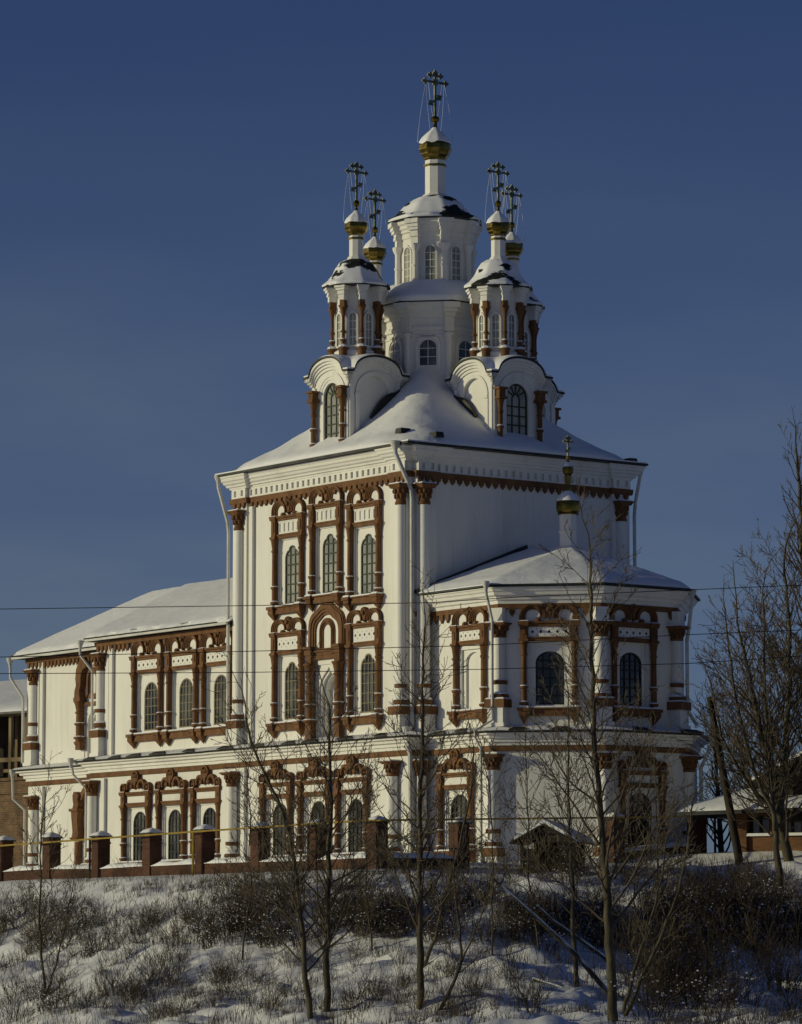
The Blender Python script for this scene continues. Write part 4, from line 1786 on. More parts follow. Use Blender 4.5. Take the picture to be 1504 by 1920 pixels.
bell(c, [(2.62, 22.39), (2.74, 22.43), (2.70, 22.50), (2.45, 22.72), (2.1, 23.0), (1.8, 23.2), (1.6, 23.28)], 'skirt_roof', .16, False)
R2 = 1.47
d = MB()
d.lathe([(R2, 23.1), (R2, 25.2)], n=8, ph=P8, cap=False)
d.lathe([(R2, 25.2), (R2 + .04, 25.22), (R2 + .05, 25.42), (R2 + .12, 25.45), (R2 + .13, 25.55), (R2 + .2, 25.6), (R2 + .22, 25.72), (R2 + .3, 25.78), (R2 + .32, 25.93)], n=8, ph=P8)
for k in range(8):
    a = P8 + k * pi / 4
    d.M = Matrix.Translation((R2 * cos(a), R2 * sin(a), 0)) @ Matrix.Rotation(a + pi / 2, 4, 'Z')
    d.lathe([(.2, 23.1), (.19, 23.3), (.14, 23.42), (.125, 23.5), (.125, 24.0), (.155, 24.02), (.155, 24.08), (.12, 24.1), (.12, 24.62), (.2, 24.78), (.22, 24.86), (.22, 24.92)], 0, -.07, 10)
    d.box(-.16, .16, -.16, .2, 24.92, 25.2)
    d.box(-.19, .19, -.22, .2, 25.2, 25.32)
    d.box(-.18, .18, -.2, .2, 25.32, 25.46)
    d.box(-.23, .23, -.29, .2, 25.46, 25.58)
    d.box(-.26, .26, -.34, .2, 25.58, 25.72)
    d.box(-.30, .30, -.42, .2, 25.72, 25.90)
    d.M = None
d.build('upper_drum', M['plaster'], c, 20)
ap2 = R2 * cos(P8)
uw = drum_window_mesh(.40, 1.45, .05).mesh('drum_window', [M['plaster'], M['pane']])
for k in range(8):
    a = k * pi / 4
    put('drum_window', uw, c, (ap2 * cos(a), ap2 * sin(a), 23.40), a + pi / 2)
bell(c, [(1.86, 25.91), (1.97, 25.95), (1.93, 26.0), (1.62, 26.14), (1.42, 26.34), (1.18, 26.62), (.86, 26.86), (.6, 26.97), (.44, 27.0)], 'upper_roof', .08)
lantern(c, 26.98, 28.55, .42)
onion(c, 28.55, .67, 28.34, .43, 30.12, 1.95, .56)

# ---- the little cupola on the apse
c = empty('apse_cupola', (2.72, YC, 0), 0, church)
p = MB()
p.lathe([(.39, 11.85), (.39, 12.1), (.34, 12.18), (.34, 12.70), (.38, 12.72), (.38, 12.78), (.34, 12.80), (.34, 13.44)], n=8, ph=P8)
p.build('lantern', M['plaster'], c, 20)
g = MB()
g.lathe([(.40, 13.40), (.44, 13.43), (.40, 13.46), (.45, 13.52), (.47, 13.66), (.47, 13.88), (.40, 14.02), (.30, 14.10), (.2, 14.22), (.13, 14.3), (.12, 14.45), (.16, 14.5), (.10, 14.53)], n=8, ph=P8)
g.lathe([(.10, 14.92), (.18, 14.98), (.225, 15.10), (.21, 15.22), (.13, 15.34), (.07, 15.44), (.05, 15.5), (.08, 15.56), (.08, 15.62), (.02, 15.66)], n=10)
g.lathe([(.11, 14.5), (.12, 14.9), (.15, 14.93)], n=8, ph=P8)
g.build('onion_dome', M['gold'], c, 25)
s = MB()
s.lathe([(.455, 13.92), (.43, 14.0), (.34, 14.12), (.2, 14.26), (.14, 14.32)], n=16)
s.lathe([(.20, 15.25), (.17, 15.31), (.08, 15.43)], n=12)
s.build('dome_snow', M['snow'], c, 50)
put('cross', cross_mesh(.85, .20), c, (0, 0, 15.60))

# ---- drainpipes
def drain(pts, r=.075, funnel=True):
    m = MB()
    m.tube(pts, r, 8)
    if funnel:
        x, y, z = pts[0]
        m.lathe([(r, z - .3), (r * 1.2, z - .2), (r * 2.4, z - .02), (r * 2.6, z + .08), (r * 2.2, z + .10)], x, y, 10)
    m.build('drainpipe', M['pipe'], church, 40)


drain([(.05, -.80, 15.95), (.05, -.80, 15.6), (.05, -.08, 14.3), (.05, -.02, 13.9), (.05, -.02, 5.2)], .085)
drain([(.10, -.3, 5.15), (.45, -.62, 4.7), (.60, -.52, 4.2), (.60, -.45, -.3)], .08)
drain([(-12.35, -.60, 15.9), (-12.35, -.60, 15.5), (-12.12, -.3, 14.1), (-12.12, -.25, 13.7), (-12.12, -.25, 5.1)], .07)
drain([(.42, 10.95, 15.9), (.42, 10.92, 15.6), (.30, 10.76, 14.5), (.25, 10.74, 14.0), (.25, 10.74, 10.3)], .07)
drain([(AB + .25, AA - .82, 10.3), (AB + .25, AA - .8, 9.9), (AB + .1, AA - .42, 9.0), (AB + .1, AA - .42, 5.3), (AB - .2, AA - 1.0, 4.9), (AB - .2, AA - .98, 4.6), (AB + .1, AA - .95, 4.2), (AB + .05, AA - .92, -.3)], .055)
drain([(7.5, 7.5, 10.2), (7.5, 7.5, 9.9), (7.3, 7.5, 8.8), (7.25, 7.45, 8.4), (7.25, 7.45, 5.8), (7.5, 7.7, 5.2)], .07)
drain([(8.2, 7.9, 4.75), (8.1, 7.9, 4.5), (7.75, 7.65, 3.6), (7.75, 7.65, -.3)], .07)
drain([(XB - .42, YB - .70, 9.9), (XB - .42, YB - .7, 9.4), (XB - .1, YB - .28, 8.7), (XB - .08, YB - .28, 5.2)], .06)
drain([(XB - .35, YB - 1.15, 4.9), (XB - .3, YB - 1.05, 4.3), (XB + .05, YB - .62, 3.7), (XB + .05, YB - .62, -.3)], .055)
drain([(XA - .55, YA - .70, 9.8), (XA - .5, YA - .7, 9.0), (XA - .05, YA - .3, 8.1), (XA - .05, YA - .3, 5.2)], .065)
drain([(XA + .18, YA - .95, 4.8), (XA + .18, YA - .9, 3.6), (XA + .62, YA - .55, 3.1), (XA + .62, YA - .55, -.3)], .06)


# ================================================================== GROUND
FX, FY = 8.6, -7.8                         # corner of the fence, church coordinates


def smooth(a, b, x):
    t = max(0.0, min(1.0, (x - a) / (b - a)))
    return t * t * (3 - 2 * t)


def fence_dist(x, y):
    lx, ly, _ = W2L((x, y, 0))
    dx, dy = lx - FX - max(0, ly - 3.0) * 1.3, FY - ly
    if dx > 0 or dy > 0:
        return hypot(max(dx, 0), max(dy, 0)), lx, ly
    return max(dx, dy), lx, ly


def ground(x, y):
    s, lx, ly = fence_dist(x, y)
    base = ORG.z
    rise = .045 * max(0, min(22, ly + 5)) * smooth(4.0, 8.6, lx)
    if s <= 0:
        z = base - .12 + rise - .2 * smooth(-1.2, 0, s)
    else:
        t = min(1, s / 27.0)
        z = base - .32 + rise * (1 - smooth(0, 22, s)) - 4.95 * (t * .72 + .28 * smooth(.1, .95, t))
        # a shallow terrace half way down
        z += .45 * math.exp(-((s - 11.5) / 2.6) ** 2) - .35 * math.exp(-((s - 15.5) / 2.6) ** 2)
    if s > 0:                                  # the bank also falls away to the left, towards the low sun
        z += .15 * (max(-13, min(2.5, x)) - 1.0 - .22 * max(0, min(12, x - 3))) * smooth(1.0, 9, s) * (1 - smooth(40, 80, s))
    a = smooth(.2, 4, s) if s > 0 else .12
    far = 1 - smooth(60, 140, abs(s))
    u, v = x * .8 + y * .45, y * .9 - x * .3
    n = .42 * noise.noise((u * .26, v * .2, 1.3)) + .30 * noise.noise((u * .7, v * .5, 4.1)) + .17 * noise.noise((u * 1.6, v * 1.3, 7.7)) + .07 * noise.noise((x * 3.4, y * 3.2, 2.2)) + .035 * noise.noise((x * 7, y * 7, 5.2))
    return z + n * a * far


def axis_list(lo, hi, step, outer):
    n = int(round((hi - lo) / step))
    mid = [lo + step * i for i in range(n + 1)]
    left = []
    k = step
    x = lo
    while x > -outer:
        k *= 1.35
        x -= k
        left.append(x)
    right = []
    k = step
    x = hi
    while x < outer:
        k *= 1.35
        x += k
        right.append(x)
    return left[::-1] + mid + right


gx = axis_list(-19, 19, .17, 2500)
gy = [v for v in axis_list(103, 152, .19, 2500)]
vs = [(x, y, ground(x, y)) for y in gy for x in gx]
w = len(gx)
fs = [(j * w + i, j * w + i + 1, (j + 1) * w + i + 1, (j + 1) * w + i) for j in range(len(gy) - 1) for i in range(w - 1)]
g = MB()
g.add(vs, fs)
M['ground'] = vary(mat('trodden_snow', (.85, .86, .88), .75, 0, .15), (.76, .765, .775), (.86, .865, .88), .5, (1, 1, 1), 9, .3, .65, .07, 2.6)
go = g.build('snow_ground', M['ground'], None, 180)
tag(go, kind='structure')


def hit(px, py, y0=100.0, y1=170.0):
    """point of the ground seen at photo pixel (px, py)"""
    Y = y0
    while Y < y1:
        p = at(px, py, Y)
        if p.z <= ground(p.x, p.y):
            return p
        Y += .1
    return at(px, py, y1)


# ================================================================== FENCE
fence = empty('brick_fence', L2W(FX, FY, -.4), ROT)
tag(fence, 'low red brick fence with square pillars capped with snow in front of the church', 'fence')


def fl(x, y):
    p = L2W(x, y)
    return ground(p.x, p.y) - ORG.z + .4


XS = [FX - 3.62 * k for k in range(0, 9)]
YS = [3.4, 7.2, 11.0]
for (x, y) in [(x, FY) for x in XS] + [(FX, FY + d) for d in (3.55, 10.6, 14.5)]:
    z = fl(x, y)
    lx, ly = x - FX, y - FY
    m = MB()
    m.box(lx - .26, lx + .26, ly - .26, ly + .26, z - .6, z + 1.56)
    m.box(lx - .285, lx + .285, ly - .285, ly + .285, z + 1.30, z + 1.37)
    o = m.build('pillar', M['fencebrick'], fence)
    c = MB()
    c.box(lx - .33, lx + .33, ly - .33, ly + .33, z + 1.56, z + 1.60)
    c.add([(lx - .32, ly - .32, z + 1.603), (lx + .32, ly - .32, z + 1.603), (lx + .32, ly + .32, z + 1.603), (lx - .32, ly + .32, z + 1.603), (lx, ly, z + 1.74)], [(0, 1, 4), (1, 2, 4), (2, 3, 4), (3, 0, 4)])
    c.build('cap', M['metal'], o)
    c = MB()
    n = 8
    vs = []
    for j in range(n + 1):
        for i in range(n + 1):
            u, v = (i / n - .5) * .66, (j / n - .5) * .66
            e = min(1, (.33 - max(abs(u), abs(v))) / .1)
            vs.append((lx + u, ly + v, z + 1.612 + .14 * (1 - max(abs(u), abs(v)) / .33) + .065 * e + .02 * noise.noise((lx + u * 5, ly + v * 5, 0))))
    fs = [(j * 9 + i, j * 9 + i + 1, (j + 1) * 9 + i + 1, (j + 1) * 9 + i) for j in range(n) for i in range(n)]
    c.add(vs, fs)
    c.build('cap_snow', M['snow'], o, 60)
runs = [((XS[k + 1], FY), (XS[k], FY)) for k in range(8)] + [((FX, FY), (FX, FY + 3.55)), ((FX, FY + 10.6), (FX, FY + 14.5))]
for (p, q) in runs:
    lw = MB()
    ls = MB()
    n = 12
    L = hypot(q[0] - p[0], q[1] - p[1])
    d = ((q[0] - p[0]) / L, (q[1] - p[1]) / L)
    p = (p[0] + d[0] * .27, p[1] + d[1] * .27)
    q = (q[0] - d[0] * .27, q[1] - d[1] * .27)
    za, zb = fl(*p), fl(*q)
    nx, ny = -d[1], d[0]
    vs = []
    for (pt, z) in ((p, za), (q, zb)):
        for o in (-.2, .2):
            vs += [(pt[0] - FX + nx * o, pt[1] - FY + ny * o, z - .6), (pt[0] - FX + nx * o, pt[1] - FY + ny * o, z + .34)]
    lw.add(vs, [(0, 4, 5, 1), (2, 3, 7, 6), (1, 5, 7, 3), (0, 1, 3, 2), (4, 6, 7, 5)])
    sv = []
    for k in range(n + 1):
        t = k / n
        x = p[0] + (q[0] - p[0]) * t - FX
        y = p[1] + (q[1] - p[1]) * t - FY
        z = za + (zb - za) * t + .345
        e = min(1, min(t, 1 - t) * 5 + .2)
        hh = (.17 + .09 * noise.noise((x * .9, y * .9, 5))) * e
        for (o, f) in ((-.23, 0), (-.22, .5), (-.08, 1), (.08, 1), (.22, .5), (.23, 0)):
            sv.append((x + nx * o, y + ny * o, z + hh * f))
    ls.add(sv, [(k * 6 + i, (k + 1) * 6 + i, (k + 1) * 6 + i + 1, k * 6 + i + 1) for k in range(n) for i in range(5)])
    wo = lw.build('low_wall', M['fencebrick'], fence)
    ls.build('wall_snow', M['snow'], wo, 60)

# ---- yellow gas pipe on posts in front of the fence
gp = empty('gas_pipe', L2W(FX, FY - .55, 0), ROT)
tag(gp, 'thin yellow gas pipe on slim posts running along the brick fence', 'pipe')
m = MB()
m.tube([(-35, 0, .85), (-25, 0, 1.02), (-11, 0, 1.2), (0, 0, 1.30), (.5, .3, 1.30), (.5, 12, 1.66), (.5, 19, 1.98), (.5, 30, 2.5)], .034, 6)
m.build('pipe', M['yellow'], gp, 40)
for (x, y) in ((-25.3, 0), (-18.0, 0), (-10.8, 0), (-3.4, 0), (.5, 8), (.5, 15.5)):
    p = L2W(FX + x, FY - .55 + y)
    z = ground(p.x, p.y) - ORG.z
    m = MB()
    zt = (.85 + (x + 35) * .0155 + .0) if y == 0 else 1.30 + y * .034
    zt = {-25.3: 1.015, -18.0: 1.10, -10.8: 1.203, -3.4: 1.27}.get(x, 1.30 + (y - .3) * .031)
    m.tube([(x, y, z - .3), (x, y, zt)], .045, 6)
    m.build('post', M['yellow'] if x in (-25.3, -10.8) else M['darkwood'], gp, 40)

# ---- overhead cables
for i, (pts, lab) in enumerate((
        (((-120, 1144), (0, 1142), (434, 1136), (805, 1130), (980, 1119), (1290, 1106), (1504, 1097), (1620, 1092)), 'black overhead cable, highest of the three crossing the church'),
        (((-120, 1236), (0, 1232), (430, 1222), (900, 1210), (1290, 1190), (1504, 1181), (1620, 1176)), 'black overhead cable, middle of the three crossing the church'),
        (((-120, 1265), (0, 1263), (430, 1261), (900, 1255), (1290, 1244), (1504, 1230), (1620, 1221)), 'black overhead cable, lowest of the three crossing the church'))):
    m = MB()
    P = [at(px, py, 127 + i * .6) for px, py in pts]
    m.tube([(p.x, p.y, p.z) for p in P], .013, 5)
    o = m.build('overhead_cable', M['cable'], None, 40)
    tag(o, lab, 'cable')

# ---- leaning wooden pole beside the house
b = at(1386, 1612, 140.5)
tp = at(1330, 1307, 141)
m = MB()
m.tube([tuple(b - Vector((0, 0, .8))), tuple(b), tuple(b.lerp(tp, .5)), tuple(tp)], [.165, .16, .14, .11], 10)
o = m.build('leaning_pole', M['darkwood'], None, 40)
tag(o, 'dark leaning wooden pole without wires standing in front of the brick house', 'pole')

# ================================================================== BRICK HOUSE ON THE RIGHT
hy = 142.5
hb = at(1400, 1606, hy)
house = empty('brick_house', (hb.x, hb.y, hb.z - .3), radians(-28))
house.scale = (1.12, 1, 1)
tag(house, 'low orange brick house with snow covered roof and dark windows on the right', 'house')


def hp(px, py, dy=0.0):
    p = at(px, py, hy + dy) - Vector((hb.x, hb.y, hb.z - .3))
    return p


x0, x1 = hp(1388, 1600).x, hp(1760, 1600).x
zs = hp(1400, 1565).z
zt = hp(1400, 1530).z
m = MB()
wx = [hp(p, 1550).x for p in (1402, 1442, 1458, 1500, 1520, 1570)]
m.panel([(x0, -1.2), (x1, -1.2), (x1, zt + .4), (x0, zt + .4)], [rect((wx[i] + wx[i + 1]) / 2, wx[i + 1] - wx[i], zs, zt) for i in (0, 2, 4)], 0)
for i in (0, 2, 4):
    m.strip(rect((wx[i] + wx[i + 1]) / 2, wx[i + 1] - wx[i], zs, zt), 0, .25)
m.add([(x0, 0, -1.2), (x0, 8, -1.2), (x0, 8, zt + .4), (x0, 0, zt + .4)], [(0, 3, 2, 1)])
m.add([(x1, 8, -1.2), (x0, 8, -1.2), (x0, 8, zt + .4), (x1, 8, zt + .4)], [(0, 1, 2, 3)])
m.box(x0 - .12, x0 + .28, -.14, .0, -1.2, zt + .3)
m.build('wall', M['housebrick'], house)
for i in (0, 2, 4):
    m = MB()
    m.box(wx[i], wx[i + 1], .2, .24, zs, zt)
    o = m.build('window', M['panedark'], house)
    k = MB()
    xm = (wx[i] + wx[i + 1]) / 2
    for xx in (wx[i] + .04, xm, wx[i + 1] - .04):
        k.box(xx - .04, xx + .04, .14, .2, zs, zt)
    k.box(wx[i], wx[i + 1], .142, .198, zs + .55, zs + .61)
    k.build('frame', M['darkwood'], o)
    k = MB()
    k.box(wx[i] - .1, wx[i + 1] + .1, -.14, .1, zs - .06, zs + .04, .02)
    k.build('sill_snow', M['snow'], o)
e0 = hp(1312, 1521, -1.6)
e1 = hp(1780, 1513, -1.6)
r0 = hp(1480, 1440, 4)
r1 = hp(1780, 1440, 4)
m = MB()
slab(m, [tuple(e0), tuple(e1), tuple(r1), tuple(r0)], .12)
slab(m, [(e0.x, 9.5, e0.z), tuple(e0), tuple(r0)], .12)
rf = m.build('roof', M['metal'], house)
m = MB()
snow_sheet(m, tuple(e0 + Vector((0, 0, .01))), tuple(e1 + Vector((0, 0, .01))), tuple(r1 + Vector((0, 0, .01))), tuple(r0 + Vector((0, 0, .01))), 60, 14, .15, .06, 2)
snow_sheet(m, (e0.x, 9.5, e0.z + .01), tuple(e0 + Vector((0, 0, .01))), (r0.x, r0.y - .01, r0.z + .01), (r0.x, r0.y + .01, r0.z + .01), 20, 14, .15, .06, 3)
m.build('snow', M['snow'], rf, 60)
# dark upper gable standing on the roof
g0, g1, g2 = hp(1425, 1474, 0), hp(1525, 1420, 0), hp(1640, 1478, 0)
m = MB()
m.prism([(g0.x + .5, g0.z - 1.3), (g2.x - .5, g0.z - 1.3), (g2.x - .5, g0.z), (g1.x, g1.z - .1), (g0.x + .5, g0.z)], -.4, 4)
up_ = m.build('gable', M['darkwood'], house)
m = MB()
m.prism([(g0.x - .1, g0.z - .12), (g1.x, g1.z - .1), (g2.x, g2.z - .1), (g2.x, g2.z + .03), (g1.x, g1.z + .04), (g0.x - .1, g0.z + .03)], -1.1, 4)
m.build('verge', M['darkwood'], up_)
m = MB()
m.prism([(g0.x - .1, g0.z + .033), (g1.x, g1.z + .043), (g2.x, g2.z + .033), (g2.x, g2.z + .15), (g1.x, g1.z + .17), (g0.x - .1, g0.z + .13)], -1.08, 4)
m.build('snow', M['snow'], up_)

# ================================================================== TIMBER GALLERY ON OLD BRICK, LEFT
ty = 186.0
tb = at(20, 1640, ty)
old = empty('brick_building', (tb.x, tb.y, tb.z - .5), radians(-42))
tag(old, 'crumbling brown brick building with an open timber gallery and snowy roof at the left edge', 'building')
sc = ty / FPX
m = MB()
zt = (1640 - 1460) * sc + .5
m.box(-9, 1.35, 0, 8, -1.5, zt)
m.box(-9, 1.30, -.1, 0, zt - .75, zt - .5)
m.box(-9, 1.30, -.14, 0, zt - .12, zt + .02)
m.build('wall', M['oldbrick'], old)
m = MB()
z1 = (1640 - 1338) * sc + .5
for x in (-6.6, -4.4, -2.2, -.22, .85):
    m.box(x - .09, x + .09, .05, .22, zt, z1)
for x in (-6.0, -3.0, 0.2, 1.1):
    m.box(x - .09, x + .09, 3.0, 3.2, zt, z1 + 1.0)
m.box(-9, 1.25, .02, .2, zt + .78, zt + .98)
m.box(-9, 1.25, 3.05, 3.2, zt + .5, zt + .66)
m.box(-9, 1.35, -.05, .25, z1 - .12, z1 + .08)
m.box(-.6, .45, 2.2, 2.4, zt, z1 + .4)
m.build('gallery', M['wood'], old)
m = MB()
m.box(-9, .0, 4.2, 4.5, zt, z1 + 1)
m.build('back_wall', M['darkwood'], old)
m = MB()
E0, E1 = (-9.4, -.5, z1 + .03), (1.9, -.5, z1 + .03)
T0, T1 = (-9.4, 6, z1 + 2.0), (1.9, 6, z1 + 2.0)
slab(m, [E0, E1, T1, T0], .1)
rf = m.build('roof', M['metal'], old)
m = MB()
snow_sheet(m, E0, E1, T1, T0, 30, 16, .18, .06, 6)
m.build('snow', M['snow'], rf, 60)

# ================================================================== SMALL SHELTER BY THE APSE
sb = at(1034, 1628, 138.6)
zg = ground(sb.x, sb.y)
sh = empty('shelter', (sb.x, sb.y, zg), radians(-20))
sh.scale = (.88, .9, .84)
tag(sh, 'small dark timber shelter with a snowy gable roof standing below the apse', 'shelter')
m = MB()
for (x, y) in ((-1.0, -.7), (1.0, -.7), (-1.0, 1.0), (1.0, 1.0)):
    m.box(x - .06, x + .06, y - .06, y + .06, -.5, 1.22)
m.box(-1.06, 1.06, .98, 1.02, -.3, 1.25)
m.box(-1.02, -.98, -.7, .98, -.3, .95)
m.box(-1.1, 1.1, -.76, -.64, 1.18, 1.28)
m.build('frame', M['darkwood'], sh)
m = MB()
m.box(-.95, -.25, -.72, -.68, -.3, .7)
m.box(-.9, .9, .0, .06, -.3, .55)
m.build('lattice', M['darkwood'], sh)
m = MB()
for s in (-1, 1):
    p = [(0, -1.1, 1.95), (s * 1.4, -1.1, 1.18), (s * 1.4, 1.3, 1.18), (0, 1.3, 1.95)]
    if s > 0:
        p = p[::-1]
    slab(m, p[::-1], .06)
m.prism([(-1.0, 1.28), (1.0, 1.28), (0, 1.83)], -.70, -.64)
rf = m.build('roof', M['darkwood'], sh)
m = MB()
snow_sheet(m, (-1.4, 1.3, 1.19), (-1.4, -1.05, 1.19), (0, -1.05, 1.96), (0, 1.3, 1.96), 12, 8, .12, .05, 1)
snow_sheet(m, (1.4, -1.05, 1.19), (1.4, 1.3, 1.19), (0, 1.3, 1.96), (0, -1.05, 1.96), 12, 8, .16, .09, 4)
m.build('snow', M['snow'], rf, 60)

# ================================================================== TREES


def grow(tw, p, d, L, r, lev, rng, up=.18, dens=2.2, minr=.009, spread=(.5, .95)):
    """one bare branch with its side twigs; tw is a mesh builder"""
    n = max(3, min(9, int(L / .22) + 2))
    pts = [p]
    dirs = [d]
    q = p
    for i in range(n):
        d = (d + Vector((rng.gauss(0, .11), rng.gauss(0, .11), rng.gauss(0, .07) + up / n))).normalized()
        q = q + d * (L / n)
        pts.append(q)
        dirs.append(d)
    rad = [max(minr * .75, r * (1 - .8 * i / n)) for i in range(n + 1)]
    tw.tube(pts, rad, 5 if r > .03 else (4 if r > .018 else 3))
    if lev <= 0:
        return
    k = int(L * dens * rng.uniform(.75, 1.25)) + 1
    for j in range(k):
        t = rng.uniform(.18, 1.0)
        i = min(n - 1, int(t * n))
        b = pts[i].lerp(pts[i + 1], t * n - i)
        ax = dirs[i].orthogonal().normalized()
        ax.rotate(Matrix.Rotation(rng.uniform(0, 2 * pi), 3, dirs[i]))
        a = rng.uniform(*spread)
        nd = dirs[i] * cos(a) + ax * sin(a)
        grow(tw, b, nd, L * rng.uniform(.28, .55) * (1 - .45 * t), max(minr, rad[i] * .55), lev - 1, rng, up, dens * 1.25, minr, spread)


def tree(label, cat, stems, rng, group=None, name='bare_tree', **kw):
    """stems: list of dict(path=[Vector...], r0, r1, n, L0, L1, f0, lev)"""
    base = stems[0]['path'][0]
    root = empty(name, base)
    tag(root, label, cat, group)
    for si, st in enumerate(stems):
        tk = MB()
        br = MB()
        P = [q - base for q in st['path']]
        # refine the trunk line
        Q = [P[0] - Vector((0, 0, .5))]
        for i in range(len(P) - 1):
            for k in range(4):
                t = k / 4
                w = (P[i + 1] - P[i]).length * .022
                Q.append(P[i].lerp(P[i + 1], t) + Vector((rng.uniform(-w, w), rng.uniform(-w, w), 0)))
        Q.append(P[-1])
        m = len(Q)
        R = [st['r0'] + (st['r1'] - st['r0']) * (i / (m - 1)) ** .8 for i in range(m)]
        R = [r * rng.uniform(.93, 1.07) for r in R]
        tk.tube(Q, R, 9)
        lens = [0]
        for i in range(1, m):
            lens.append(lens[-1] + (Q[i] - Q[i - 1]).length)
        T = lens[-1]
        for b in range(st['n']):
            f = st['f0'] + (1 - st['f0']) * ((b + rng.random()) / st['n'])
            s = f * T
            i = max(k for k in range(m - 1) if lens[k] <= s)
            q = Q[i].lerp(Q[i + 1], (s - lens[i]) / max(1e-6, lens[i + 1] - lens[i]))
            d = (Q[i + 1] - Q[i]).normalized()
            ax = d.orthogonal().normalized()
            ax.rotate(Matrix.Rotation(b * 2.4 + rng.uniform(-.5, .5), 3, d))
            a = rng.uniform(*st.get('spread', (.5, .95)))
            nd = d * cos(a) + ax * sin(a)
            L = (st['L0'] + (st['L1'] - st['L0']) * f) * rng.uniform(.6, 1.25)
            grow(br, q, nd, L, max(.012, min(.045, R[i] * .40)), st.get('lev', 2), rng, st.get('up', .4), st.get('dens', 3.2), st.get('minr', .0105))
        # leader
        grow(br, Q[-1], (Q[-1] - Q[-2]).normalized(), st['L1'] * 1.4, st['r1'], 2, rng, .1, 2.8, .008)
        tk.build('trunk' if si == 0 else 'stem', M['bark'], root, 60)
        br.build('branches', M['twig'], root)
    return root


def pixpath(pts, Y, dY=0.0):
    n = len(pts)
    out = []
    for i, (px, py) in enumerate(pts):
        out.append(at(px, py, Y + dY * i / max(1, n - 1)))
    return out


def rooted(pts, dY=0.0):
    b = hit(*pts[0])
    P = pixpath(pts, b.y, dY)
    P[0] = b
    return P


R_ = random.Random
tree('slender young bare tree on the left of the slope in front of the leftmost wing', 'tree',
     [dict(path=rooted([(84, 1868), (76, 1760), (75, 1650), (78, 1560), (86, 1490)], .5), r0=0.054, r1=.018, n=25, L0=2.66, L1=1.11, f0=.22, lev=2),
      dict(path=rooted([(86, 1866), (110, 1790), (126, 1720), (138, 1650)], .5), r0=0.036, r1=.015, n=13, L0=1.45, L1=0.79, f0=.3, lev=2)], R_(11))
tree('crooked bare tree leaning left, its thin upper stem reaching over the tower belt', 'tree',
     [dict(path=rooted([(582, 1910), (568, 1760), (560, 1675), (552, 1611), (530, 1519), (501, 1461), (472, 1397), (461, 1345)], 1.0), r0=0.094, r1=.03, n=40, L0=3.14, L1=1.43, f0=.18, lev=2)], R_(12))
tree('straight dark bare tree standing in front of the middle of the lower tower windows', 'tree',
     [dict(path=rooted([(614, 1896), (613, 1755), (617, 1600), (620, 1500), (618, 1400), (617, 1320)], .8), r0=0.115, r1=.03, n=44, L0=3.50, L1=1.59, f0=.2, lev=2),
      dict(path=[*rooted([(618, 1740), (660, 1690), (700, 1640), (735, 1590)], -.5)], r0=0.036, r1=.015, n=9, L0=1.45, L1=0.79, f0=.3, lev=2)], R_(13))
tree('bare tree with a forked second stem growing before the near corner of the tower', 'tree',
     [dict(path=rooted([(789, 1890), (788, 1760), (787, 1640), (789, 1500), (791, 1380), (793, 1260), (796, 1180)], .8), r0=0.122, r1=.025, n=51, L0=3.14, L1=1.28, f0=.22, lev=2),
      dict(path=rooted([(794, 1815), (815, 1760), (842, 1660), (868, 1560), (885, 1470), (888, 1400)], -.6), r0=0.065, r1=.02, n=24, L0=2.17, L1=1.11, f0=.25, lev=2)], R_(14))
tree('tall pale barked bare tree before the apse, its top above the apse roof', 'tree',
     [dict(path=rooted([(1147, 1925), (1144, 1800), (1139, 1690), (1131, 1590), (1121, 1470), (1113, 1340), (1109, 1200), (1107, 1090), (1106, 1030)], 1.2), r0=0.144, r1=.025, n=45, L0=3.86, L1=1.43, f0=.22, lev=2),
      dict(path=rooted([(1150, 1650), (1190, 1590), (1240, 1545), (1285, 1500)], -.8), r0=0.043, r1=.018, n=8, L0=1.82, L1=0.96, f0=.3, lev=2)], R_(15))
tree('thin bare tree with many fine twigs just left of the tall tree at the apse', 'tree',
     [dict(path=rooted([(1082, 1850), (1076, 1740), (1071, 1620), (1067, 1500), (1065, 1390), (1066, 1310)], 1.5), r0=0.086, r1=.02, n=28, L0=3.14, L1=1.28, f0=.25, lev=2)], R_(16))
tree('low forked tree with snow lit boughs spreading to the right below the apse', 'tree',
     [dict(path=rooted([(1172, 1905), (1205, 1830), (1245, 1745), (1272, 1670), (1290, 1590), (1300, 1500)], .5), r0=0.072, r1=.02, n=11, L0=2.17, L1=1.11, f0=.2, lev=2),
      dict(path=rooted([(1168, 1900), (1190, 1820), (1215, 1740), (1240, 1650), (1252, 1560)], .2), r0=0.065, r1=.02, n=8, L0=1.93, L1=0.96, f0=.25, lev=2)], R_(17))
tree('small two stemmed bare tree between the forked tree and the snow covered fallen boughs', 'tree',
     [dict(path=rooted([(825, 1895), (850, 1845), (866, 1800), (860, 1720), (852, 1650), (850, 1580)], .6), r0=0.065, r1=.018, n=16, L0=1.93, L1=1.11, f0=.3, lev=2),
      dict(path=rooted([(862, 1812), (885, 1760), (912, 1690), (925, 1620)], .3), r0=0.036, r1=.015, n=13, L0=1.69, L1=0.96, f0=.3, lev=2)], R_(18))
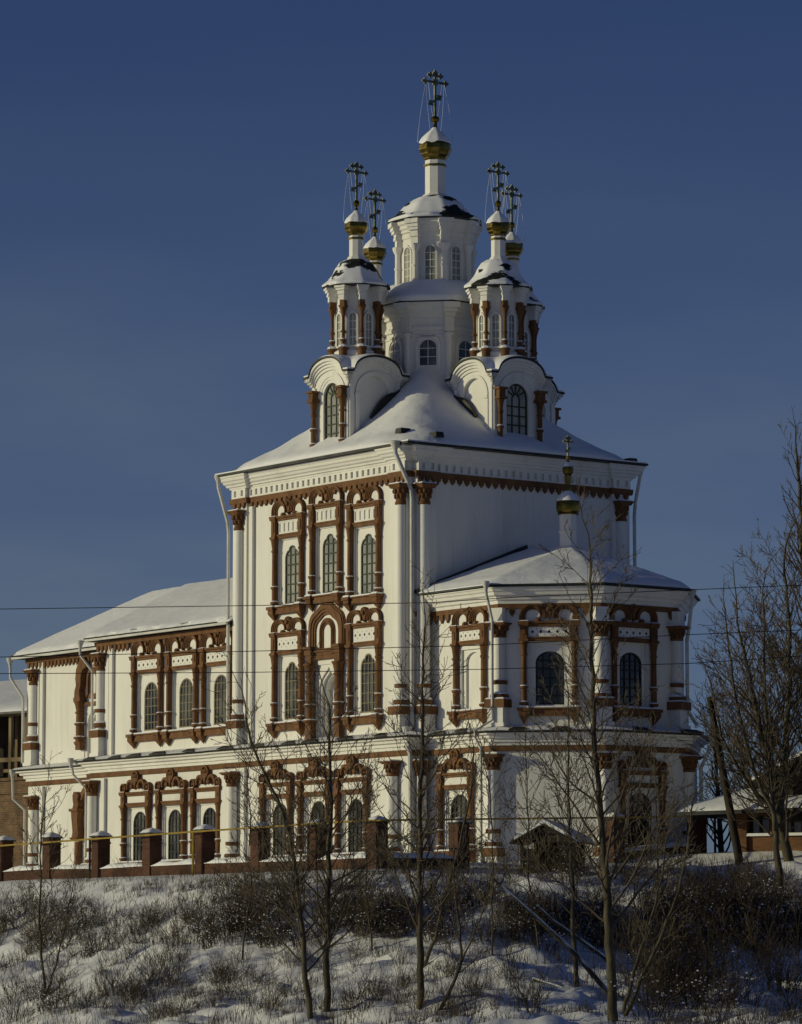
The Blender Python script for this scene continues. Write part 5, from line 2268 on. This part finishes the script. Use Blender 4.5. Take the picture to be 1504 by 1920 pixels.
# sparse tall saplings seen against the white walls
for k, (x0, y0, x1, y1, lab) in enumerate(((455, 1800, 466, 1440, 'thin bare sapling in front of the left corner of the tower'),
                                            (700, 1780, 690, 1440, 'thin bare sapling between the straight tree and the forked tree'),
                                            (925, 1790, 905, 1400, 'thin bare sapling in front of the left facet of the apse'),
                                            (1010, 1780, 985, 1380, 'thin bare sapling rising above the little shelter'),
                                            (1225, 1760, 1225, 1420, 'thin bare sapling in front of the right facet of the apse'))):
    xm = (x0 + x1) / 2 + (-1) ** k * 8
    tree(lab, 'tree', [dict(path=rooted([(x0, y0), (xm, (2 * y0 + y1) / 3), (xm, (y0 + 2 * y1) / 3), (x1, y1)], .5), r0=0.036, r1=.014, n=31, L0=2.05, L1=0.96, f0=.2, lev=2)], R_(30 + k))

# big spreading trees on the right, behind the pole
tree('big bare spreading tree at the right edge with a dense crown above the brick house', 'tree',
     [dict(path=pixpath([(1492, 1690), (1474, 1590), (1458, 1500), (1440, 1425), (1421, 1340), (1400, 1250), (1385, 1180)], 139, 1), r0=.22, r1=.04, n=47, L0=4.6, L1=1.8, f0=.2, lev=3, dens=2.3, minr=.0125),
      dict(path=pixpath([(1462, 1530), (1420, 1490), (1385, 1440), (1352, 1380), (1338, 1300)], 139, -1), r0=.10, r1=.03, n=28, L0=3.2, L1=1.5, f0=.15, lev=3, dens=2.2, minr=.0125),
      dict(path=pixpath([(1462, 1520), (1475, 1400), (1482, 1280), (1478, 1150), (1470, 1050)], 139, 1), r0=.15, r1=.04, n=42, L0=4.2, L1=1.8, f0=.15, lev=3, dens=2.3, minr=.0125)], R_(21))
tree('tallest bare tree at the right edge, its thin top reaching highest against the sky', 'tree',
     [dict(path=pixpath([(1540, 1680), (1530, 1500), (1522, 1330), (1512, 1150), (1505, 1000), (1498, 890), (1492, 830)], 141, 1), r0=.25, r1=.03, n=64, L0=4.6, L1=1.0, f0=.2, lev=3, dens=2.3, minr=.0125, up=.7)], R_(22))
tree('distant bare tree between the apse and the leaning pole', 'tree',
     [dict(path=pixpath([(1352, 1625), (1350, 1540), (1345, 1470), (1340, 1400), (1338, 1330)], 150, 1), r0=.14, r1=.03, n=36, L0=3.0, L1=1.2, f0=.12, lev=3, dens=2.0, minr=.0125)], R_(23))
tree('shaggy bare tree low behind the leaning pole and the house roof', 'tree',
     [dict(path=pixpath([(1420, 1610), (1410, 1530), (1395, 1450), (1385, 1380)], 146, 1), r0=.13, r1=.03, n=36, L0=3.4, L1=1.6, f0=.15, lev=3, dens=2.0, minr=.0125)], R_(24))

tree('bare tree with upswept limbs standing in front of the brick house windows', 'tree',
     [dict(path=pixpath([(1462, 1640), (1452, 1540), (1440, 1440), (1436, 1330), (1434, 1220), (1430, 1120)], 137, 1), r0=.13, r1=.03, n=40, L0=3.2, L1=1.5, f0=.2, lev=3, dens=2.2, minr=.0125, up=.6),
      dict(path=pixpath([(1452, 1530), (1410, 1440), (1385, 1340), (1370, 1240), (1362, 1170)], 137, 1), r0=.08, r1=.03, n=26, L0=2.6, L1=1.3, f0=.15, lev=3, dens=2.2, minr=.0125, up=.6)], R_(26))

# fallen boughs with snow on their backs
for k, (pts, r, lab) in enumerate((
        ([(1146, 1868), (1080, 1790), (1000, 1715), (925, 1648)], .085, 'long snow covered bough leaning from the tall tree up to the left'),
        ([(1140, 1800), (1085, 1760), (1035, 1725), (1000, 1690)], .065, 'shorter snow covered bough above the long leaning one'),
        ([(1000, 1836), (1045, 1850), (1090, 1866), (1140, 1895)], .06, 'dark bough with snow lying low at the foot of the tall tree'))):
    b = hit(*pts[0])
    P = [at(px, py, b.y - .3 - .25 * i) for i, (px, py) in enumerate(pts)]
    root = empty('fallen_bough', P[0])
    tag(root, lab, 'bough')
    P = [p - P[0] for p in P]
    m = MB()
    m.tube(P, [r, r * .85, r * .65, r * .35], 8)
    m.build('wood', M['bark'], root, 60)
    rg = R_(50 + k)
    m = MB()
    for j in range(12):
        t = rg.uniform(.1, .95)
        i = min(2, int(t * 3))
        q = P[i].lerp(P[i + 1], t * 3 - i)
        grow(m, q, Vector((rg.uniform(-.6, .3), rg.uniform(-.6, .6), rg.uniform(.1, .8))).normalized(), rg.uniform(.5, 1.3), .016, 1, rg, .2, 2.2)
    m.build('twigs', M['twig'], root)
    m = MB()
    Q = []
    for i in range(3):
        for j in range(5):
            Q.append(P[i].lerp(P[i + 1], j / 5) + Vector((-r * .15, 0, r * (.45 - .08 * i))))
    m.tube(Q, [max(.02, r * .98 * (1 - .5 * i / 15) * (1 + .3 * noise.noise((i * .9, k, 0)))) for i in range(15)], 6)
    m.build('snow', M['snow'], root, 60)

# ================================================================== SHRUBS
protos = []
for k in range(7):
    rg = R_(100 + k)
    st = MB()
    sn = MB()
    h = (.75, .9, 1.1, 1.3, .6, 1.0, 1.6)[k]
    ns = (26, 30, 30, 24, 30, 36, 18)[k]
    for j in range(ns):
        a = rg.uniform(0, 2 * pi)
        rr = rg.uniform(0, .38)
        p = Vector((rr * cos(a), rr * sin(a), -.15))
        lean = rg.uniform(.05, .6)
        d = Vector((cos(a) * lean, sin(a) * lean, 1)).normalized()
        grow(st, p, d, h * rg.uniform(.45, 1.3), .009, 1, rg, .1, 5.0 if k != 6 else 3.6, .0055, (.3, 1.0))
        if k != 6:
            for q in range(2):
                z = rg.uniform(.15, .95) * h
                c = p + d * z + Vector((rg.gauss(0, .09), rg.gauss(0, .09), 0))
                s = rg.uniform(.010, .038)
                sn.add([(c.x - s, c.y, c.z), (c.x, c.y - s, c.z), (c.x + s, c.y, c.z), (c.x, c.y + s, c.z), (c.x, c.y, c.z + s * .9), (c.x, c.y, c.z - s * .4)],
                       [(0, 1, 4), (1, 2, 4), (2, 3, 4), (3, 0, 4), (1, 0, 5), (2, 1, 5), (3, 2, 5), (0, 3, 5)])
    protos.append((st.mesh('stems', M['twigred']), sn.mesh('snow', M['snow']) if sn.v else None, h))


rg = R_(77)
zones = [
    ((20, 700), (1648, 1676), 34, (0, 4, 6), (.35, .7), 'small twiggy shrub at the foot of the long fence wall', 'small shrubs along the fence wall'),
    ((960, 1110), (1632, 1660), 8, (0, 2, 6), (.6, 1.0), 'twiggy shrub in front of the small shelter', 'shrubs before the shelter'),
    ((0, 1050), (1830, 1918), 56, (6, 4, 0), (.45, 1.0), 'thin twiggy shrub in the sunlit snow along the bottom edge', 'shrubs along the bottom edge'),  # x range, y range along the slope, number, prototypes, scale range
    ((-20, 220), (1700, 1790), 34, (0, 1, 5), (.7, 1.15), 'dark snow flecked shrub on the left of the snowy slope', 'shrubs on the left of the slope'),
    ((200, 420), (1725, 1780), 26, (0, 2, 4), (.6, 1.0), 'dark snow flecked shrub on the left of the snowy slope', 'shrubs on the left of the slope'),
    ((390, 560), (1680, 1780), 24, (1, 2, 5), (.8, 1.2), 'dense dark shrub on the slope below the left tower windows', 'shrubs below the left tower windows'),
    ((0, 220), (1790, 1900), 12, (0, 1, 4), (.6, 1.0), 'low twiggy shrub near the bottom left corner', 'low shrubs bottom left'),
    ((200, 560), (1795, 1910), 30, (0, 4, 2), (.4, .8), 'small twiggy shrub in the lit snow below the left wing', 'small shrubs in the lit snow'),
    ((610, 780), (1705, 1760), 26, (1, 2, 5), (.7, 1.1), 'dense dark shrub on the slope below the middle tower windows', 'shrubs below the middle tower windows'),
    ((800, 1010), (1690, 1770), 24, (1, 2, 5), (.7, 1.15), 'dark shrub on the slope below the near corner of the tower', 'shrubs below the near corner'),
    ((560, 1000), (1790, 1905), 22, (0, 4, 6), (.45, .8), 'small twiggy shrub in the lit snow between the trees', 'small shrubs between the trees'),
    ((1000, 1250), (1710, 1790), 32, (1, 2, 5), (.7, 1.1), 'dense brown shrub on the slope below the apse', 'shrubs below the apse'),
    ((1150, 1340), (1640, 1700), 14, (0, 4, 2), (.45, .8), 'brown shrub at the fence under the right facet of the apse', 'shrubs at the fence by the apse'),
    ((1250, 1520), (1720, 1800), 46, (3, 5, 2), (.9, 1.45), 'dense dark brown thicket shrub at the right of the slope', 'thicket on the right of the slope'),
    ((1330, 1520), (1650, 1720), 16, (0, 2, 1), (.6, 1.0), 'brown shrub below the brick house', 'shrubs below the house'),
    ((1180, 1504), (1830, 1915), 30, (6, 3, 6), (.9, 1.5), 'upright bare shrub in the shaded snow near the bottom right corner', 'upright shrubs bottom right'),
]
plants = []
for (xa, xb), (ya, yb), n, ks, (sa, sb_), lab, grp in zones:
    for i in range(n):
        p = hit(rg.uniform(xa, xb), rg.uniform(ya, yb))
        k = rg.choice(ks)
        plants.append((p, k, rg.uniform(sa, sb_), lab, grp, rg.uniform(0, 6.28)))
plants.sort(key=lambda q: -q[2] * protos[q[1]][2] * (1.15 if abs(q[0].x / q[0].y) < .1 else .4))
for p, k, sc_, lab, grp, rz in plants[:290]:
    me, sn, h = protos[k]
    o = put('shrub', me, None, (p.x, p.y, ground(p.x, p.y)), rz)
    o.scale = (sc_ * 1.15, sc_ * 1.15, sc_)
    tag(o, lab, 'shrub', grp)
    if sn:
        put('snow', sn, o)
# the smallest tufts, too many to count
m = MB()
for p, k, sc_, lab, grp, rz in plants[290:]:
    me = protos[k][0]
    c_, s_ = cos(rz) * sc_ * 1.15, sin(rz) * sc_ * 1.15
    z0 = ground(p.x, p.y)
    m.add([(p.x + v.co.x * c_ - v.co.y * s_, p.y + v.co.x * s_ + v.co.y * c_, z0 + v.co.z * sc_) for v in me.vertices], [tuple(f.vertices) for f in me.polygons])
o = m.build('low_brush', M['twigred'])
tag(o, 'low thin brush scattered over the snowy bank', 'brush', None, 'stuff')

# dry grass and weeds poking through the snow
m = MB()
rg = R_(5)
cnt = 0
while cnt < 17000:
    px, py = rg.uniform(-60, 1560), rg.uniform(1625, 1925)
    Y = 100
    x = (px - 752) / FPX * 125
    y = rg.uniform(92, 150)
    s, lx, ly = fence_dist(x, y)
    if s < .15 or s > 48:
        continue
    dn = noise.noise((x * .35, y * .4, 9)) + .6 * noise.noise((x * 1.1, y * 1.2, 3))
    if dn + rg.uniform(-.35, .35) < .16:
        continue
    cnt += 1
    z = ground(x, y)
    h = rg.uniform(.12, .5) * rg.uniform(.5, 1.1)
    a = rg.uniform(0, 2 * pi)
    l = rg.uniform(.1, .8) * h
    wd = .007
    dx, dy = cos(a) * l, sin(a) * l
    m.add([(x - wd, y, z - .05), (x + wd, y, z - .05), (x + dx * .4 + wd * .8, y + dy * .4, z + h * .6), (x + dx * .4 - wd * .8, y + dy * .4, z + h * .6), (x + dx, y + dy, z + h)],
          [(0, 1, 2, 3), (3, 2, 4)])
go = m.build('dry_grass', M['grass'])
tag(go, 'dry grass stalks poking through the snow of the slope', 'grass', None, 'stuff')
